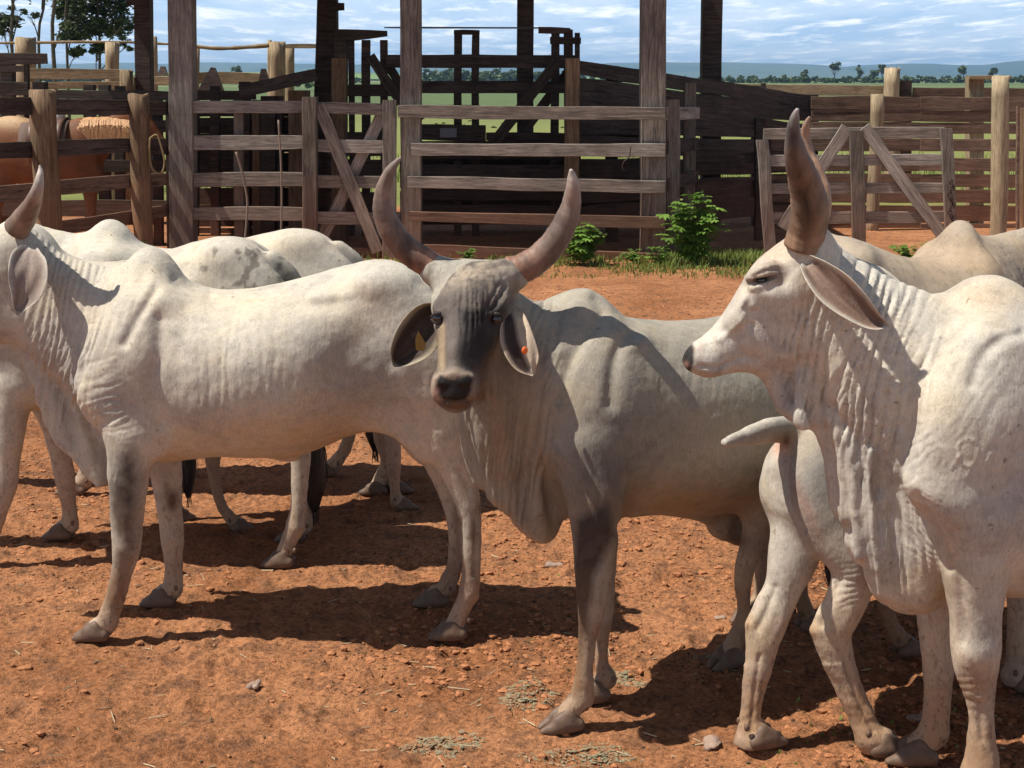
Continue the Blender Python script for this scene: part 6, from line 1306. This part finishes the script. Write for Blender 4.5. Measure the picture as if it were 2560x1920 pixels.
# double gate at the right
YG = 16.8
g1 = fence('wooden_gate', 2140, YG, 'wide grey gate with splayed diagonal braces and a chain, right of the far horns', 'gate', 'plank gates')
for t, b_ in ((319, 346), (385, 414), (456, 484), (528, 558)): board(g1, 1908, t+2, b_+2, 2360, t, b_-1, YG, None, WGREY)
for xt, yt, xb, w_ in ((1905, 336, 1930, 30), (2140, 310, 2152, 34), (2364, 307, 2386, 30)): pst(g1, xt, yt, w_, YG, xb, None, WTALL, 'stile', depth=.05, dy=-.05, pointed=True)
diag(g1, 2160, 318, 2372, 610, 30, YG, WGREY, dy=-.045); diag(g1, 2118, 318, 1955, 570, 30, YG, WGREY, dy=-.045)
chm = simple('rusty_chain', (.07, .045, .035), .6, 30, .3, 0, 0, .5, .7)
V, F = [], []
for i in range(14):
    q = np.array(at(2378+5*math.sin(i*1.1), 455+i*7.5, YG-.09))-np.array(g1.location); a = i*1.57
    n = [[q[0]+.017*math.cos(u)*math.cos(a), q[1]+.017*math.cos(u)*math.sin(a), q[2]+.026*math.sin(u), .0055] for u in np.linspace(0, 6.283, 11)]; v, f, t, _, _ = ring_tube(n, 6, 1); k = len(V); V += list(v); F += [[z+k for z in e] for e in f+t]
link('chain', mesh_poly('chain', V, F), g1, chm)
# ropes and sticks leaning on the fences
def wire(name, pts, r, Y, label, cat, mat):
    P = [at(x, y, Y+dy_) for x, y, dy_ in pts]; c = P[-1].copy(); n = [list(p-c)+[r] for p in P]; v, f, t, _, _ = ring_tube(n, 8, 6); o = link(name, mesh_poly(name, v, f+t), None, mat); o.location = c; tag(o, label, cat)
ROPE = simple('old_rope', (.26, .19, .09), .8, 60, .4, .5); STICK = simple('dry_stick', (.22, .16, .12), .8, 30, .3, .3)
wire('hanging_strap', [(375, 345, 0), (392, 338, 0), (404, 370, 0), (411, 405, 0), (405, 430, 0), (390, 432, 0), (378, 415, 0), (374, 380, 0), (375, 345, 0)], .010, 16.35, 'yellowish strap loop hanging on the fence beside the second round post', 'strap', ROPE)
wire('leaning_stick', [(590, 380, 0), (605, 430, 0), (618, 500, 0), (616, 560, 0), (608, 640, 0), (604, 668, 0)], .014, 16.8, 'thin curved stick leaning on the grey fence panel', 'stick', STICK)
wire('leaning_stick', [(696, 300, 0), (702, 400, 0), (704, 520, 0), (700, 668, 0)], .012, 16.8, 'thin straight stick leaning on the grey fence panel, nearer the cross-braced gate', 'stick', STICK)
wire('padlock_cord', [(1577, 365, 0), (1573, 392, 0), (1560, 404, 0), (1556, 420, 0), (1562, 430, 0)], .006, 16.72, 'dark cord with a hook hanging from the second rail near the thick post', 'cord', chm)
# ------------------------------------------------------------------ grass, bushes, weeds
def blades(name, boxes, label, seed, mat=GRASSM):
    """boxes: x0,x1,Y0,Y1,count,height"""
    r = np.random.default_rng(seed); Vs, Cs = [], []
    for x0, x1, Y0, Y1, n, h in boxes:
        Y = Y0+(Y1-Y0)*r.random(n); px = x0+(x1-x0)*r.random(n); X = (px-1280)/FPX*Y*1.0
        d = fbm(np.stack([X*1.4, Y*1.4, X*0+2], 1), 3); edge = np.clip(np.minimum(Y-Y0, .0+Y1-Y+1)/.5, 0, 1); keep = (r.random(n) < np.clip(.5+1.8*d, .05, 1)*(.25+.75*edge)); X, Y = X[keep], Y[keep]; m = len(X)
        z = ground_height(X, Y); hh = h*(.4+.9*r.random(m)); a = r.random(m)*6.28; le = np.stack([np.cos(a), np.sin(a), 0*a], 1)*(hh*.6*r.random(m))[:, None]; w_ = np.stack([-np.sin(a+.5), np.cos(a+.5), 0*a], 1)*(.003+.004*r.random(m))[:, None]*min(2, 1+h*4)
        P = np.stack([X, Y, z-.005], 1); T = P+le+np.stack([0*a, 0*a, hh], 1); M = P+le*.35+np.stack([0*a, 0*a, hh*.6], 1)
        Vs.append(np.stack([P-w_, P+w_, M+w_*.8, T, M-w_*.8], 1)); Cs.append(np.repeat((.6+.7*r.random(m))[:, None], 5, 1))
    V = np.concatenate(Vs); c = np.concatenate(Cs).reshape(-1); n = len(V); V = V.reshape(-1, 3); i = np.arange(n)*5
    F = np.concatenate([np.stack([i, i+1, i+2, i+4], 1), np.stack([i+4, i+2, i+3, i+3], 1)])
    tri = [tuple(map(int, (k+4, k+2, k+3))) for k in i]; q = [tuple(map(int, (k, k+1, k+2, k+4))) for k in i]
    o = link(name, mesh_poly(name, V, q+tri, False, np.stack([c*1.05, c, c*.8], 1)), None, mat); tag(o, label, 'grass', None, 'stuff')
blades('grass_strip', [(1130, 2150, 15.2, 16.75, 9500, .055), (1100, 2200, 16.3, 16.9, 3000, .09), (300, 1130, 15.9, 16.9, 1600, .10), (1660, 1950, 16.0, 17.2, 3000, .11)], 'green grass growing along the foot of the corral fence', 5)
blades('grass_sprouts', [(1900, 2560, 4.0, 4.6, 260, .02), (1150, 1500, 4.4, 6.0, 60, .015)], 'tiny grass sprouts in the dirt near the front hooves', 6)
blades('pasture_grass', [(-600, 3200, 25.5, 40, 14000, .22)], 'tall pasture grass seen through the planks', 8)
def leafy(name, px, Y, wpx, hpx, n_st, label, seed, leaf=.045, mat=LEAFB, dens=11):
    g = at(px, 300, Y); base = np.array([g[0], Y, 0.0]); o = empty(name, base); tag(o, label, 'bush', 'weeds at the fence foot'); r = np.random.default_rng(seed); k = Y/FPX
    limbs, LV, LC = [], [], []
    for s in range(n_st):
        a = r.random()*6.28; reach = wpx*k*.5*(.25+.75*r.random()); H = hpx*k*(1-.35*(reach/(wpx*k*.5))**2)*(.5+.5*r.random()); P = [np.array([math.cos(a)*reach*t**1.3*1.0, math.sin(a)*reach*.7*t**1.3, H*(t if t < .8 else .8+(t-.8)*.5)]) for t in np.linspace(0, 1, 6)]
        limbs.append([list(p)+[.006*(1-.7*i/5)] for i, p in enumerate(P)])
        for j in range(dens):
            t = .2+.8*(j+r.random())/dens; i0 = min(4, int(t*5)); p = P[i0]+(P[i0+1]-P[i0])*(t*5-i0); b_ = r.random()*6.28; dv = np.array([math.cos(b_), math.sin(b_), .15-.5*r.random()]); dv /= np.linalg.norm(dv); s_ = leaf*(.6+.8*r.random()); c = .55+.8*r.random()
            sd_ = np.cross(dv, [0, 0, 1]); sd_ /= np.linalg.norm(sd_); up = np.cross(sd_, dv)
            for f_ in (-1.05, -.5, 0, .5, 1.05):        # hand of leaflets
                d2 = dv*math.cos(f_)+sd_*math.sin(f_); q0 = p+d2*s_*.15; L = s_*(1-.3*abs(f_)); w2 = np.cross(d2, up); w2 = w2/np.linalg.norm(w2)*L*.24; dr = np.array([0, 0, -L*.18])
                LV.append([q0, q0+d2*L*.55+w2, q0+d2*L+dr, q0+d2*L*.55-w2]); LC.append([c]*4)
    limb_mesh('stem', limbs, simple('green_stem', (.10, .13, .05), .7, 20, .2, 0), o, 5)
    V = np.array(LV).reshape(-1, 3); c = np.array(LC).reshape(-1); link('foliage', mesh_np('foliage', V, np.arange(len(V)).reshape(-1, 4), False, np.stack([c, c, c*.8], 1)), o, mat)
leafy('leafy_bush', 1742, 16.3, 175, 215, 34, 'bright green leafy bush at the corner of the thick shed post, larger of two', 1, .115)
leafy('leafy_bush', 1462, 16.35, 130, 125, 20, 'smaller green leafy bush right of the big horn, at the fence foot', 2, .10)
leafy('weed', 1590, 16.5, 70, 45, 9, 'low weed between the two leafy bushes', 3, .045); leafy('weed', 1350, 16.6, 60, 40, 7, 'low weed left of the smaller leafy bush', 4, .04)
leafy('weed', 335, 16.0, 60, 80, 8, 'weed at the foot of the second round post on the left', 5, .05); leafy('weed', 1005, 16.5, 60, 35, 7, 'low weed under the left horn of the middle bull', 6, .04)
leafy('weed', 1165, 16.6, 60, 45, 7, 'weed just above the head of the middle bull', 7, .045); leafy('leafy_bush', 2300, 16.4, 130, 80, 14, 'green bush at the foot of the right gate', 8, .055); leafy('weed', 1660, 16.4, 90, 60, 9, 'weed in front of the thick right shed post', 9, .045)
# ------------------------------------------------------------------ saddled horse behind the left fence
def build_horse():
    b = Beast(150, 17.0, 0.0, 0.02); f = Field((-1.3, -.4, -.01), (1.6, .4, 1.95), b.vox)
    f.loft(b.st([(-30, 330, 400, .10), (0, 296, 440, .20), (50, 290, 462, .25), (110, 304, 472, .27), (170, 304, 478, .27), (215, 294, 474, .24), (250, 320, 462, .16)]), k=.07, flat=.1)
    f.tube(b.nl([(225, 370, 0, 48, .14), (265, 335, 0, 38, .10), (305, 305, 0, 30, .085), (335, 290, 0, 26, .08)]), k=.07)
    f.tube(b.nl([(338, 292, 0, 24, .085), (365, 310, 0, 21, .075), (390, 338, 0, 15, .055), (405, 358, 0, 13, .05)]), k=.04)
    for sg in (1, -1):
        f.tube(b.nl([(15, 400, .13*sg, 44, .09), (5, 470, .13*sg, 26, .06), (-10, 520, .13*sg, 14, .04), (-2, 570, .13*sg, 10, .03), (2, 612, .13*sg, 10, .035)]), k=.05)
        f.tube(b.nl([(225, 430, .12*sg, 32, .08), (226, 490, .12*sg, 18, .05), (228, 530, .12*sg, 13, .035), (228, 575, .12*sg, 10, .03), (230, 612, .12*sg, 10, .034)]), k=.05)
    f.tube(b.nl([(-25, 330, 0, 10, .04), (-45, 380, 0, 14, .05), (-48, 460, 0, 16, .06), (-45, 520, 0, 8, .03)]), k=.03)
    b.finish(f, 0, lambda px, py, l, V, Nn: .006*fbm(V*5, 3)); V, px, py = b.V, b.px, b.py
    col = paint((0.19, 0.075, 0.032), px, py, [((20, 300, 70, 22), (0.55, 0.38, 0.22), .9), ((200, 420, 80, 60), (0.15, 0.06, 0.026), .6), ((-45, 440, 20, 90), (0.50, 0.36, 0.20), .9)])*(1+.2*fbm(V*5, 3))[:, None]
    o = put_body(b, 'saddled_horse', 'chestnut horse with golden mane and a saddle standing behind the left fence', None, np.clip(col, .01, 1)); o['category'] = 'horse'
    return b, o

HB, HORSE = build_horse()
def hnl(rows): return [HB.T(*e[:3])[0]+[e[3]*HB.T(*e[:3])[1]] for e in rows]
# mane, saddle, blanket, bridle
r_ = np.random.default_rng(3); V, F = [], []
for i in range(800):
    t = r_.random(); x = 195+130*t; y = 296-6*math.sin(t*3)+3*r_.random(); L = 40+30*r_.random(); w_ = .003+.004*r_.random(); l0 = .10+.03*r_.random(); dx_ = (r_.random()-.5)*16
    rows = [(x, y, .02), (x+dx_*.2, y+6, l0*.8), (x+dx_*.6, y+L*.5, l0+.05), (x+dx_, y+L, l0+.05)]; k = len(V)
    for e in rows:
        p = np.array(HB.T(*e)[0]); V += [list(p-[w_, 0, 0]), list(p+[w_, 0, 0])]
    F += [[k+2*j, k+2*j+1, k+2*j+3, k+2*j+2] for j in range(3)]
link('mane', mesh_poly('mane', V, F, False), HORSE, simple('golden_mane', (0.50, 0.27, 0.12), .6, 40, .45, .4, .01))
LEATH = simple('brown_leather', (.10, .05, .03), .5, 30, .4, .3); CLOTH = simple('woven_saddle_cloth', (.13, .085, .065), .8, 60, .3, .3); PALE = simple('pale_hide', (.60, .57, .52), .5, 20, .2, .2)
def shell(name, x0, x1, ytop, drop, rl, mat, thick=.02):
    V, F = [], []; n, m = 8, 15
    for i in range(n+1):
        x = x0+(x1-x0)*i/n; p = HB.T(x, ytop(x), 0)[0]
        for j in range(m):
            a = -1.45+2.9*j/(m-1); V.append([p[0], math.sin(a)*rl, p[2]-drop*(1-math.cos(a))]); 
    V += [[v[0], v[1]*(1-thick/rl), v[2]-thick] for v in V[:(n+1)*m]]; M_ = (n+1)*m
    for i in range(n):
        for j in range(m-1): q = [i*m+j, i*m+j+1, i*m+m+j+1, i*m+m+j]; F += [q, [z+M_ for z in q][::-1]]
    for i in range(n): F += [[i*m, i*m+m, i*m+m+M_, i*m+M_], [i*m+m-1, i*m+m-1+M_, i*m+2*m-1+M_, i*m+2*m-1]]
    for j in range(m-1): F += [[j, j+M_, j+1+M_, j+1], [n*m+j, n*m+j+1, n*m+j+1+M_, n*m+j+M_]]
    return link(name, mesh_poly(name, V, F), HORSE, mat)
shell('saddle_cloth', 62, 178, lambda x: 299+3*math.sin((x-62)/116*3.14), .34, .315, CLOTH)
shell('saddle', 84, 168, lambda x: 294+8*math.sin((x-84)/84*3.14)-2, .30, .335, LEATH)
link('pommel', *[None]) if False else uvball('pommel', .075, PALE, HORSE, HB.T(150, 288, 0)[0], scale=(.8, 1, 1.3))
horn(HORSE, hnl([(348, 300, .06, 2.2), (352, 316, .085, 2.2), (346, 330, .05, 2.2), (342, 336, 0, 2.2)]), [(0, (.05, .03, .02)), (1, (.05, .03, .02))], LEATH, 'bridle')
for sg in (1, -1):
    ear(HORSE, HB, [(334, 278, .05*sg, 3, 3), (335, 270, .06*sg, 5, 5), (337, 262, .06*sg, 4, 4), (338, 256, .06*sg, 1, 1)], .01*sg, (.42, .2, .09), (.2, .1, .06)); uvball('eye', .02, EYE, HORSE, HB.T(362, 302, .07*sg)[0])
    for x in (6, 232): hoof_at(HB, HORSE, x, 628, .13*sg, 0, 1.0)
# ------------------------------------------------------------------ air
hm = bpy.data.materials.new('pale_air'); hm.use_nodes = True; t = hm.node_tree; t.nodes.clear(); ho = N(t, 'ShaderNodeOutputMaterial'); hv = N(t, 'ShaderNodeVolumePrincipled')
hv.inputs['Color'].default_value = (0.42, 0.68, 1.0, 1); hv.inputs['Density'].default_value = 1.4e-4; hv.inputs['Anisotropy'].default_value = 0.2; t.links.new(hv.outputs[0], ho.inputs['Volume'])
x0, x1, y0, y1, z0, z1 = -9600, 9600, -80, 9400, -3, 125
V = [(x, y, z) for x in (x0, x1) for y in (y0, y1) for z in (z0, z1)]
o = link('haze', mesh_poly('haze', V, [[0, 1, 3, 2], [4, 6, 7, 5], [0, 4, 5, 1], [2, 3, 7, 6], [0, 2, 6, 4], [1, 5, 7, 3]], False), None, hm); o['kind'] = 'stuff'; o['label'] = 'thin bluish haze over the distant fields and hills'
print('verts', sum(len(o.data.vertices) for o in scene.objects if o.type == 'MESH'))
